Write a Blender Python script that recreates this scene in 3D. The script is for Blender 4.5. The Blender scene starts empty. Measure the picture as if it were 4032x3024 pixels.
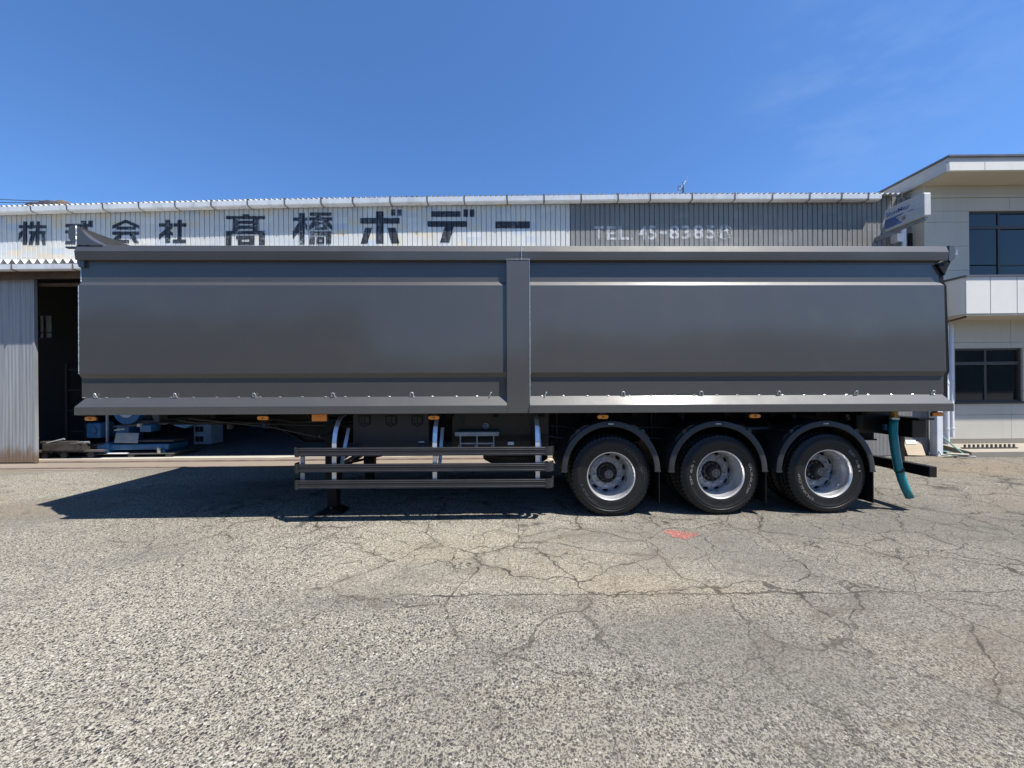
import bpy, bmesh, math, random
from mathutils import Vector, Matrix
random.seed(7)
S = bpy.context.scene
R = math.radians
COL = S.collection
# ------------------------------------------------------------------ camera
CH = 1.69          # eye height
FP = 1516.0        # focal length in photo pixels (4032 wide)
ROLL = R(0.5)
cd = bpy.data.cameras.new('camera'); cam = bpy.data.objects.new('camera', cd); COL.objects.link(cam)
cam.location = (0, 0, CH); cam.rotation_euler = (R(90), ROLL, 0)
cd.sensor_width = 36; cd.lens = 36 * FP / 4032; cd.clip_start = .05; cd.clip_end = 2000
S.camera = cam
# ------------------------------------------------------------------ sky, sun, exposure
SUN = Vector((.45, -.27, 1.0)).normalized()
SUN_EL = math.asin(SUN.z); SUN_AZ = math.atan2(SUN.x, SUN.y)
w = bpy.data.worlds.new('World'); S.world = w; w.use_nodes = True
wn = w.node_tree.nodes; wl = w.node_tree.links; wn.clear()
sky = wn.new('ShaderNodeTexSky'); sky.sky_type = 'NISHITA'; sky.sun_disc = False
sky.sun_elevation = SUN_EL; sky.sun_rotation = SUN_AZ
sky.altitude = 0; sky.air_density = 1.0; sky.dust_density = .4; sky.ozone_density = 3.0
bg = wn.new('ShaderNodeBackground'); bg.inputs['Strength'].default_value = .052
wo = wn.new('ShaderNodeOutputWorld')
tint = wn.new('ShaderNodeMix'); tint.data_type = 'RGBA'; tint.blend_type = 'MULTIPLY'; tint.inputs[0].default_value = 1; tint.inputs[7].default_value = (.93, 1.36, 1.86, 1)
wl.new(sky.outputs[0], tint.inputs[6])
# thin cirrus high on the right
tc = wn.new('ShaderNodeTexCoord')
mp = wn.new('ShaderNodeMapping'); mp.inputs['Rotation'].default_value = (R(10), R(48), 0); mp.inputs['Scale'].default_value = (1.4, 7, 13)
cn = wn.new('ShaderNodeTexNoise'); cn.inputs['Scale'].default_value = 1.3; cn.inputs['Detail'].default_value = 7; cn.inputs['Roughness'].default_value = .55
cr = wn.new('ShaderNodeMapRange'); cr.inputs[1].default_value = .42; cr.inputs[2].default_value = .85; cr.inputs[3].default_value = 0; cr.inputs[4].default_value = .30
vd = wn.new('ShaderNodeVectorMath'); vd.operation = 'DISTANCE'; vd.inputs[1].default_value = Vector((.93, 1, .80)).normalized()
md = wn.new('ShaderNodeMapRange'); md.interpolation_type = 'SMOOTHSTEP'; md.inputs[1].default_value = .24; md.inputs[2].default_value = .05; md.inputs[3].default_value = 0; md.inputs[4].default_value = 1
mm_ = wn.new('ShaderNodeMath'); mm_.operation = 'MULTIPLY'
mxs = wn.new('ShaderNodeMix'); mxs.data_type = 'RGBA'; mxs.inputs[7].default_value = (4.6, 6.3, 8.8, 1)
wl.new(tc.outputs['Generated'], mp.inputs[0]); wl.new(mp.outputs[0], cn.inputs['Vector']); wl.new(cn.outputs[0], cr.inputs[0])
wl.new(tc.outputs['Generated'], vd.inputs[0]); wl.new(vd.outputs['Value'], md.inputs[0]); wl.new(cr.outputs[0], mm_.inputs[0]); wl.new(md.outputs[0], mm_.inputs[1])
wl.new(mm_.outputs[0], mxs.inputs[0]); wl.new(tint.outputs[2], mxs.inputs[6]); wl.new(mxs.outputs[2], bg.inputs[0]); wl.new(bg.outputs[0], wo.inputs[0])
sd = bpy.data.lights.new('sun', 'SUN'); sd.energy = 5.0; sd.angle = R(.53); sd.color = (1, .955, .88)
sun = bpy.data.objects.new('sun', sd); COL.objects.link(sun)
sun.rotation_euler = SUN.to_track_quat('Z', 'Y').to_euler(); sun.location = SUN * 40
vs = S.view_settings; vs.view_transform = 'Standard'; vs.look = 'None'; vs.exposure = 1.0; vs.gamma = 1; vs.use_curve_mapping = False

# ------------------------------------------------------------------ pixel <-> place helpers (measuring only)
def ray(px, py):
    u = (px - 2016) / FP; v = (1512 - py) / FP
    c, s = math.cos(ROLL), math.sin(ROLL)
    return Vector((u * c + v * s, 1, -u * s + v * c))
def at(px, py, Y):
    return Vector((0, 0, CH)) + ray(px, py) * Y
TM = Matrix.Translation((0, 4.70, 0)) @ Matrix.Rotation(R(.75), 4, 'Z') @ Matrix.Rotation(R(.3), 4, 'Y')
TI = TM.inverted()
def tl(px, py, y):
    """trailer-local point on the plane local-y = y"""
    o = TI @ Vector((0, 0, CH)); d = TI.to_3x3() @ ray(px, py)
    return o + d * ((y - o.y) / d.y)
def tx(px, y, py=1500): return tl(px, py, y).x
def tz(py, y, px=2050): return tl(px, py, y).z

# ------------------------------------------------------------------ materials
MATS = {}
class NT:
    def __init__(s, name):
        s.m = bpy.data.materials.new(name); s.m.use_nodes = True
        s.n = s.m.node_tree.nodes; s.l = s.m.node_tree.links
        s.b = s.n['Principled BSDF']; s.out = s.n['Material Output']
        MATS[name] = s.m
        s.pos = s.n.new('ShaderNodeTexCoord').outputs['Object']
    def geo(s):
        return s.n.new('ShaderNodeNewGeometry').outputs['Position']
    def mapping(s, v, scale=(1, 1, 1), rot=(0, 0, 0), loc=(0, 0, 0)):
        m = s.n.new('ShaderNodeMapping'); s.l.new(v, m.inputs[0])
        m.inputs['Scale'].default_value = scale; m.inputs['Rotation'].default_value = rot; m.inputs['Location'].default_value = loc
        return m.outputs[0]
    def noise(s, v, scale, detail=4, rough=.55, dist=0):
        n = s.n.new('ShaderNodeTexNoise'); s.l.new(v, n.inputs['Vector'])
        n.inputs['Scale'].default_value = scale; n.inputs['Detail'].default_value = detail
        n.inputs['Roughness'].default_value = rough; n.inputs['Distortion'].default_value = dist
        return n.outputs[0]
    def voro(s, v, scale, feature='F1', rnd=1):
        n = s.n.new('ShaderNodeTexVoronoi'); n.feature = feature; s.l.new(v, n.inputs['Vector'])
        n.inputs['Scale'].default_value = scale; n.inputs['Randomness'].default_value = rnd
        return n
    def ramp(s, f, a, b, lo=0, hi=1, smooth=True):
        n = s.n.new('ShaderNodeMapRange'); n.interpolation_type = 'SMOOTHSTEP' if smooth else 'LINEAR'
        s.l.new(f, n.inputs[0])
        for i, v in enumerate((a, b, lo, hi)): n.inputs[i + 1].default_value = v
        return n.outputs[0]
    def math(s, op, a, b=None):
        n = s.n.new('ShaderNodeMath'); n.operation = op
        for i, v in enumerate((a, b)):
            if v is None: continue
            if isinstance(v, (int, float)): n.inputs[i].default_value = v
            else: s.l.new(v, n.inputs[i])
        return n.outputs[0]
    def vadd(s, a, b, k=1):
        m = s.n.new('ShaderNodeVectorMath'); m.operation = 'MULTIPLY_ADD'
        s.l.new(b, m.inputs[0]); m.inputs[1].default_value = (k, k, k); s.l.new(a, m.inputs[2])
        return m.outputs[0]
    def mix(s, f, a, b, mode='MIX'):
        n = s.n.new('ShaderNodeMix'); n.data_type = 'RGBA'; n.blend_type = mode
        for i, v in ((0, f), (6, a), (7, b)):
            if isinstance(v, (int, float)): n.inputs[i].default_value = v
            elif isinstance(v, tuple): n.inputs[i].default_value = (*v[:3], 1)
            else: s.l.new(v, n.inputs[i])
        return n.outputs[2]
    def sep(s, v):
        n = s.n.new('ShaderNodeSeparateXYZ'); s.l.new(v, n.inputs[0]); return n.outputs
    def set(s, **k):
        for key, v in k.items():
            inp = s.b.inputs[key.replace('_', ' ')]
            if isinstance(v, (int, float)): inp.default_value = v
            elif isinstance(v, tuple): inp.default_value = (*v[:3], 1)
            else: s.l.new(v, inp)
        return s
    def bump(s, h, strength=.3, dist=.01):
        n = s.n.new('ShaderNodeBump'); s.l.new(h, n.inputs['Height'])
        n.inputs['Strength'].default_value = strength; n.inputs['Distance'].default_value = dist
        s.l.new(n.outputs[0], s.b.inputs['Normal'])

def simple(name, col, rough=.5, metal=0, var=.12, scale=3, bump=0, bscale=60, coat=0, dirt=None, dirt_amt=.4, spec=.5):
    t = NT(name)
    n = t.noise(t.pos, scale, 5, .6)
    c = t.mix(t.ramp(n, .3, .7), tuple(x * (1 - var) for x in col), tuple(min(1, x * (1 + var)) for x in col))
    if dirt:
        d = t.ramp(t.noise(t.mapping(t.pos, (1, 1, .25)), scale * 2.3, 6, .65), .48, .75, 0, dirt_amt)
        c = t.mix(d, c, dirt)
    t.set(Base_Color=c, Metallic=metal, Coat_Weight=coat, Coat_Roughness=.05, Specular_IOR_Level=spec)
    t.set(Roughness=t.ramp(n, .2, .8, max(0, rough - .06), min(1, rough + .06)))
    if bump: t.bump(t.noise(t.pos, bscale, 3), bump, .004)
    return t.m

# trailer paint: dark grey metallic under clear coat, gentle sheet waviness
t = NT('grey_metallic_paint')
fl = t.noise(t.pos, 420, 2); wv = t.noise(t.mapping(t.pos, (.5, 1, 1)), 1.1, 2, .4); dst = t.noise(t.pos, 2.2, 6, .7)
c = t.mix(t.ramp(fl, .35, .65), (.062, .060, .057), (.077, .075, .072))
c = t.mix(t.ramp(dst, .5, .8, 0, .22), c, (.11, .105, .10))
t.set(Base_Color=c, Metallic=.52, Coat_Weight=.8, Coat_Roughness=.12, Coat_IOR=1.5, Roughness=t.ramp(dst, .3, .8, .54, .62))
t.bump(wv, .16, .03)
for l_ in list(t.l):
    if l_.to_socket == t.b.inputs['Normal']: t.l.new(l_.from_socket, t.b.inputs['Coat Normal'])
simple('black_chassis_paint', (.006, .006, .0065), .34, 0, .3, 3, coat=.12, dirt=(.014, .013, .011), dirt_amt=.3, spec=.35)
simple('deep_black', (.0045, .0045, .005), .6, 0, .3, 3, spec=.2)
simple('black_plastic', (.010, .0105, .012), .5, 0, .2, 6, bump=.06, bscale=300)
simple('fender_plastic', (.020, .021, .023), .48, 0, .15, 5, bump=.05, bscale=260)
simple('rail_grey', (.020, .0215, .0245), .42, .15, .12, 4)
simple('rubber', (.006, .006, .0062), .5, 0, .3, 9, bump=.05, bscale=200, dirt=(.02, .018, .016), dirt_amt=.3, spec=.42)
simple('rim_silver', (.78, .78, .78), .32, .8, .05, 5)
simple('disc_silver', (.22, .225, .235), .45, .45, .06, 5)
simple('bright_aluminium', (.62, .63, .65), .36, .75, .04, 5)
simple('galvanised', (.30, .315, .33), .5, .5, .15, 7)
simple('weld', (.5, .5, .5), .35, .8, .2, 90)
simple('black_hub', (.012, .012, .012), .35, 0, .2, 8, coat=.3)
simple('hole_black', (.006, .006, .006), .8)
simple('white_print', (.72, .72, .72), .5, 0, .1, 40)
simple('faded_print', (.17, .17, .165), .6, 0, .5, 60)
simple('faded_emblem', (.34, .34, .34), .5, 0, .1, 40)
simple('embossed_rubber', (.05, .05, .05), .45)
simple('sticker_blue', (.18, .27, .36), .4, 0, .2, 30)
simple('sticker_white', (.6, .63, .68), .4, 0, .08, 30)
simple('brass', (.33, .22, .07), .4, .6, .2, 20)
t = NT('amber_lens'); n = t.voro(t.mapping(t.pos, (1, 1, 1)), 90).outputs[0]
t.set(Base_Color=(.85, .25, .008), Roughness=.15, Coat_Weight=.6, Transmission_Weight=.15); t.bump(n, .25, .003)
t = NT('teal_hose'); n = t.noise(t.pos, 8, 4)
t.set(Base_Color=t.mix(n, (.001, .20, .235), (.008, .30, .33)), Roughness=.28, Coat_Weight=.3, Transmission_Weight=.25, IOR=1.4)
simple('red_reflector', (.25, .006, .01), .2)

# warehouse
def cladding(name, base, patches, shift):
    t = NT(name)
    x, y, z = t.sep(t.pos)
    cx = t.math('FLOOR', t.math('DIVIDE', x, .113 * 3)); cz = t.math('FLOOR', t.math('DIVIDE', t.math('ADD', z, t.math('MULTIPLY', cx, .037)), .15))
    cb = t.n.new('ShaderNodeCombineXYZ'); t.l.new(cx, cb.inputs[0]); t.l.new(cz, cb.inputs[1]); cb.inputs[2].default_value = shift
    wnz = t.n.new('ShaderNodeTexWhiteNoise'); wnz.noise_dimensions = '3D'; t.l.new(cb.outputs[0], wnz.inputs['Vector'])
    rv = wnz.outputs['Value']; soft = t.noise(t.pos, 1.6, 5, .6)
    c = base
    for (lo, hi, colr, amt) in patches:
        f = t.math('MULTIPLY', t.math('MULTIPLY', t.math('GREATER_THAN', rv, lo), t.math('LESS_THAN', rv, hi)), amt)
        f = t.math('MULTIPLY', f, t.ramp(soft, .35, .62))
        c = t.mix(f, c, colr)
    st = t.noise(t.mapping(t.pos, (26, 26, 1.1)), 1, 5, .65)
    c = t.mix(t.ramp(st, .5, .8, 0, .4), c, tuple(v * .55 for v in base))
    rs = t.noise(t.mapping(t.pos, (9, 9, .8)), 1.2, 5, .7)
    c = t.mix(t.ramp(rs, .64, .8, 0, .45), c, (.2, .13, .08))
    w1 = t.n.new('ShaderNodeTexWhiteNoise'); w1.noise_dimensions = '1D'; t.l.new(t.math('FLOOR', t.math('DIVIDE', t.math('ADD', x, shift), .791)), w1.inputs['W'])
    c = t.mix(t.math('MULTIPLY', w1.outputs['Value'], .28), c, tuple(v * .62 for v in base))
    lap = t.math('FRACT', t.math('DIVIDE', t.math('ADD', x, shift), .791)); c = t.mix(t.math('MULTIPLY', t.math('LESS_THAN', lap, .016), .6), c, tuple(v * .4 for v in base))
    t.set(Base_Color=c, Roughness=.5, Specular_IOR_Level=.4); t.bump(t.noise(t.pos, 7, 3), .25, .015)
    return t.m
cladding('white_cladding', (.60, .60, .565), [(0, .22, (.66, .57, .40), .8), (.3, .5, (.47, .53, .60), .75), (.6, .7, (.70, .70, .67), .8)], 1)
cladding('grey_cladding', (.205, .202, .192), [(0, .15, (.25, .24, .22), .7), (.3, .45, (.18, .185, .19), .7)], 5)
def letterpaint(name, col, show, thr):
    t = NT(name)
    st = t.noise(t.mapping(t.pos, (16, 16, 34)), 1, 6, .75, 1.2)
    st2 = t.noise(t.pos, 2.1, 3)
    lowx = t.math('ADD', st, t.math('MULTIPLY', t.math('SUBTRACT', st2, .5), .35))
    c = t.mix(t.ramp(lowx, thr, thr + .07), col, show)
    t.set(Base_Color=c, Roughness=.6); return t.m
letterpaint('faded_black_lettering', (.022, .026, .036), (.36, .375, .385), .57)
letterpaint('faded_white_lettering', (.50, .51, .52), (.035, .037, .042), .62)
_m = MATS['faded_white_lettering']; _n = _m.node_tree.nodes; _l = _m.node_tree.links; _b = _n['Principled BSDF']
_c = _b.inputs['Base Color'].links[0].from_socket; _x = _n.new('ShaderNodeMix'); _x.data_type = 'RGBA'; _x.inputs[7].default_value = (.205, .202, .192, 1)
_t = _n.new('ShaderNodeTexCoord'); _q = _n.new('ShaderNodeTexNoise'); _q.inputs['Scale'].default_value = 11; _q.inputs['Detail'].default_value = 6; _q.inputs['Roughness'].default_value = .7
_r = _n.new('ShaderNodeMapRange'); _r.inputs[1].default_value = .47; _r.inputs[2].default_value = .58; _r.inputs[4].default_value = .75
_l.new(_t.outputs['Object'], _q.inputs['Vector']); _l.new(_q.outputs[0], _r.inputs[0]); _l.new(_r.outputs[0], _x.inputs[0]); _l.new(_c, _x.inputs[6]); _l.new(_x.outputs[2], _b.inputs['Base Color'])
simple('gutter_white', (.70, .72, .73), .4, 0, .05, 2, dirt=(.35, .36, .37), dirt_amt=.5)
simple('gutter_strap', (.10, .075, .065), .6, 0, .3, 8)
simple('roof_sheet', (.55, .55, .54), .5, .1, .15, 2, dirt=(.2, .15, .11), dirt_amt=.5)
simple('rust_beam', (.075, .045, .03), .75, 0, .4, 4)
t = NT('door_sheet'); x, y, z = t.sep(t.pos)
st = t.noise(t.mapping(t.pos, (30, 1, .6)), 1, 5, .6)
c = t.mix(t.ramp(st, .3, .7), (.20, .205, .21), (.31, .315, .32))
rust = t.math('ADD', t.ramp(z, 0, .75, .62, .0), t.math('MULTIPLY', t.math('SUBTRACT', t.noise(t.mapping(t.pos, (9, 1, 1.2)), 1, 6, .7), .5), .9))
c = t.mix(t.ramp(rust, .22, .6, 0, .85), c, (.15, .085, .04)); t.set(Base_Color=c, Roughness=.55, Metallic=.2)
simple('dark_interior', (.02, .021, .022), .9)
t = NT('frosted_pane'); t.set(Base_Color=(.55, .6, .52), Roughness=.6, Transmission_Weight=.85)
simple('workshop_floor', (.085, .085, .085), .7, 0, .3, 1.3, dirt=(.03, .03, .03))
# machines
simple('machine_blue', (.018, .10, .21), .45, 0, .2, 5, dirt=(.03, .04, .05), dirt_amt=.6)
simple('machine_dark', (.03, .032, .035), .55, .2, .3, 6)
simple('pale_board', (.36, .33, .27), .7, 0, .15, 6, dirt=(.25, .22, .18))
simple('pallet_grey', (.06, .055, .05), .75, 0, .25, 7)
simple('cabinet_grey', (.30, .34, .37), .5, 0, .15, 6, dirt=(.12, .13, .14))
simple('scrap_steel', (.08, .074, .068), .5, .4, .3, 9, dirt=(.13, .07, .04))
# office
def stucco(name, col, dirt):
    t = NT(name)
    n = t.noise(t.pos, .8, 5, .6); st = t.noise(t.mapping(t.pos, (5, 5, .5)), 1, 5, .65)
    c = t.mix(t.ramp(n, .3, .7), tuple(v * .93 for v in col), col)
    c = t.mix(t.ramp(st, .52, .8, 0, .35), c, dirt)
    t.set(Base_Color=c, Roughness=.85, Specular_IOR_Level=.25); t.bump(t.noise(t.pos, 90, 3), .5, .004); return t.m
stucco('office_render', (.50, .475, .405), (.34, .31, .26))
stucco('office_white', (.68, .66, .61), (.5, .48, .43))
stucco('soffit_board', (.52, .47, .37), (.45, .40, .32))
stucco('concrete', (.25, .225, .185), (.14, .12, .10))
stucco('apron_concrete', (.185, .155, .125), (.10, .08, .065))
stucco('threshold_concrete', (.36, .34, .29), (.25, .22, .18))
simple('dark_joint', (.2, .2, .19), .9)
simple('window_frame_bronze', (.045, .042, .037), .5, .2, .15, 6)
t = NT('window_glass'); t.set(Base_Color=(.012, .018, .02), Roughness=.05, Specular_IOR_Level=.42)
t.bump(t.noise(t.pos, 1.3, 2), .03, .02)
simple('roof_cap_dark', (.10, .10, .115), .5, .2)
simple('fascia_grey', (.36, .36, .35), .6, 0, .08)
simple('pipe_white', (.66, .67, .70), .4, 0, .06, 3, dirt=(.4, .38, .34))
simple('sign_face', (.52, .51, .48), .35, 0, .06, 4, dirt=(.45, .42, .37))
t = NT('sign_blue'); n = t.noise(t.mapping(t.pos, (1, 6, 12)), 1.3, 6, .7)
yy = t.sep(t.pos)[1]
f = t.math('ADD', n, t.ramp(yy, -.5, .3, .22, -.12, False))
t.set(Base_Color=t.mix(t.ramp(f, .5, .62), (.075, .13, .33), (.56, .58, .60)), Roughness=.4)
simple('cardboard', (.30, .20, .11), .85, 0, .1, 5)
simple('cardboard_pale', (.44, .36, .25), .85, 0, .08, 5)
simple('paper_label', (.75, .77, .8), .7)
simple('green_hose', (.16, .30, .27), .4)
simple('dull_black', (.02, .02, .02), .7)
simple('reflection_belt_dark', (.020, .027, .021), .9, 0, .4, .4, bump=.6, bscale=2)
simple('debris_dark', (.035, .035, .045), .9, 0, .4, 6)
simple('debris_brown', (.10, .078, .058), .9, 0, .3, 6)
t = NT('red_paint_on_asphalt'); n = t.noise(t.pos, 70, 3, .6); n2 = t.noise(t.pos, 4.5, 5, .65)
t.set(Base_Color=t.mix(t.ramp(n, .4, .6), (.25, .06, .052), (.29, .125, .10)), Roughness=.8)
f = t.math('MULTIPLY', t.ramp(n, .40, .48), t.ramp(n2, .40, .47)); t.set(Alpha=f)

# ground: exposed-aggregate asphalt with cracks
def asphalt():
    t = NT('aggregate_asphalt'); P = t.geo()
    x, y, z = t.sep(P)
    Pn = t.vadd(P, t.n.new('ShaderNodeTexNoise').outputs[1], 0)
    nz = t.n.new('ShaderNodeTexNoise'); t.l.new(P, nz.inputs['Vector']); nz.inputs['Scale'].default_value = 55; nz.inputs['Detail'].default_value = 2
    Pd = t.vadd(P, nz.outputs['Color'], .0055)
    v1 = t.voro(Pd, 90); v2 = t.voro(Pd, 170); v3 = t.voro(Pd, 48)
    c1 = t.sep(v1.outputs['Color']); c2 = t.sep(v2.outputs['Color']); c3 = t.sep(v3.outputs['Color'])
    # broad tone
    big = t.noise(P, .28, 5, .6); mid = t.noise(P, 1.1, 5, .6); tan = t.noise(t.mapping(P, (.35, 1, 1)), .45, 4, .55)
    matrix = t.mix(t.ramp(big, .32, .68), (.285, .264, .212), (.36, .335, .275))
    fine = t.noise(P, 260, 3, .7)
    matrix = t.mix(t.ramp(fine, .46, .72), matrix, (.21, .19, .155), 'MIX')
    # dark stones in three sizes
    s1 = t.math('MULTIPLY', t.ramp(v1.outputs['Distance'], .56, .44), t.ramp(c1[0], .30, .34))
    s2 = t.math('MULTIPLY', t.ramp(v2.outputs['Distance'], .60, .42), t.ramp(c2[0], .42, .46))
    s3 = t.math('MULTIPLY', t.ramp(v3.outputs['Distance'], .48, .40), t.ramp(c3[0], .78, .80))
    stone1 = t.mix(c1[1], (.022, .020, .021), (.15, .134, .112))
    stone2 = t.mix(c2[1], (.042, .039, .039), (.13, .118, .10))
    c = t.mix(s2, matrix, stone2); c = t.mix(s1, c, stone1); c = t.mix(s3, c, (.026, .025, .03))
    lt = t.math('MULTIPLY', t.ramp(v3.outputs['Distance'], .4, .32), t.ramp(c3[2], .93, .94)); c = t.mix(lt, c, (.42, .40, .35))
    # newer, greyer band in front of a seam at y = 3.08
    sn = t.noise(t.mapping(P, (1, .3, 1)), 2.2, 4, .6)
    sy = t.math('ADD', y, t.math('MULTIPLY', t.math('SUBTRACT', sn, .5), .22))
    near = t.math('MULTIPLY', t.ramp(sy, 3.12, 3.04), t.ramp(x, -2.2, .2))
    c = t.mix(t.math('MULTIPLY', near, .17), c, (.095, .087, .077))
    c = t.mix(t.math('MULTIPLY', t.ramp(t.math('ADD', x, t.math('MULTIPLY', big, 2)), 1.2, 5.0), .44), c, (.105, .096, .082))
    px_ = t.math('ADD', x, t.math('MULTIPLY', t.math('SUBTRACT', mid, .5), 1.3))
    pale = t.math('MULTIPLY', t.math('MULTIPLY', t.ramp(px_, -2.0, -1.5), t.ramp(px_, 2.6, 1.2)), t.math('MULTIPLY', t.ramp(sy, 3.08, 3.16), t.ramp(y, 5.0, 4.3)))
    c = t.mix(t.math('MULTIPLY', pale, .20), c, (.36, .315, .24))
    gr = t.ramp(t.noise(t.mapping(P, (.5, 1, 1), loc=(4, 9, 0)), .55, 5, .6), .46, .62, 0, .55); c = t.mix(gr, c, (.105, .099, .088))
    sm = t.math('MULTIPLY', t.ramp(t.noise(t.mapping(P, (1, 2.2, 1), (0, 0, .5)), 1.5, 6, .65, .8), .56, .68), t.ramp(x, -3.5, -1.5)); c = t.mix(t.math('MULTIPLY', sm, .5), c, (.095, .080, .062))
    # dirt, tan stain by the shadow, oil
    c = t.mix(t.ramp(mid, .55, .78, 0, .5), c, (.105, .09, .073))
    c = t.mix(t.ramp(tan, .5, .7, 0, .42), c, (.20, .148, .088))
    oil = t.math('MULTIPLY', t.ramp(t.noise(P, 1.7, 5, .7), .56, .68), t.math('MULTIPLY', t.ramp(y, 4.1, 4.7), t.ramp(y, 7.2, 6.2)))
    c = t.mix(t.math('MULTIPLY', oil, .75), c, (.025, .022, .02))
    # cracks
    nd = t.n.new('ShaderNodeTexNoise'); t.l.new(P, nd.inputs['Vector']); nd.inputs['Scale'].default_value = 2.2; nd.inputs['Detail'].default_value = 5
    Pc = t.vadd(P, nd.outputs['Color'], .42)
    e1 = t.voro(Pc, 1.15, 'DISTANCE_TO_EDGE').outputs['Distance']; e2 = t.voro(t.mapping(Pc, (1, 1, 1), (0, 0, .6), (3, 5, 0)), 2.6, 'DISTANCE_TO_EDGE').outputs['Distance']
    gate = t.math('MAXIMUM', t.ramp(t.math('ADD', x, t.math('MULTIPLY', y, .5)), -1.2, .9), t.math('MULTIPLY', t.ramp(y, 3.4, 4.6), t.ramp(x, -5.5, -3.5)))
    gate = t.math('MULTIPLY', t.math('MULTIPLY', gate, t.ramp(t.noise(P, .9, 4, .6), .2, .36)), t.math('MAXIMUM', t.ramp(y, 2.2, 3.2, .5, 1), t.ramp(x, 1.5, 3.2)))
    gate2 = t.math('MULTIPLY', t.ramp(y, 2.9, 3.8), t.math('MULTIPLY', t.ramp(x, -4, -1.5), t.ramp(t.noise(t.mapping(P, loc=(7, 3, 0)), .8, 3), .28, .42)))
    wide = t.math('ADD', .0035, t.math('MULTIPLY', t.ramp(t.noise(P, 3.1, 3), .4, .75), .0105))
    k1 = t.math('MULTIPLY', t.math('LESS_THAN', t.math('ADD', e1, t.math('MULTIPLY', t.math('SUBTRACT', fine, .5), .02)), wide), gate)
    k2 = t.math('MULTIPLY', t.math('LESS_THAN', e2, t.math('MULTIPLY', wide, 1.1)), gate2)
    seam = t.math('MULTIPLY', t.math('LESS_THAN', t.math('ABSOLUTE', t.math('SUBTRACT', sy, 3.08)), t.math('MULTIPLY', wide, 1.1)), t.ramp(x, -1.4, -.6))
    kk = t.math('MAXIMUM', t.math('MAXIMUM', k1, k2), seam)
    halo = t.math('MULTIPLY', t.math('MULTIPLY', t.ramp(e1, .09, .0), gate), t.ramp(t.noise(P, 1.9, 4), .45, .62))
    c = t.mix(t.math('MULTIPLY', halo, .45), c, (.088, .074, .06))
    c = t.mix(t.math('MULTIPLY', kk, t.ramp(t.noise(P, 2.7, 4),   .3, .7, .6, 1.0)), c, (.040, .035, .028))
    c = t.mix(t.ramp(t.noise(P, .45, 6, .7), .60, .8, 0, .5), c, (.092, .08, .066))
    t.set(Base_Color=c, Roughness=.9, Specular_IOR_Level=.25)
    h = t.math('ADD', t.math('MULTIPLY', s1, .5), t.math('MULTIPLY', fine, .6))
    h = t.math('SUBTRACT', h, t.math('MULTIPLY', kk, 2.2))
    t.bump(h, .9, .007)
    return t.m
asphalt()

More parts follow.
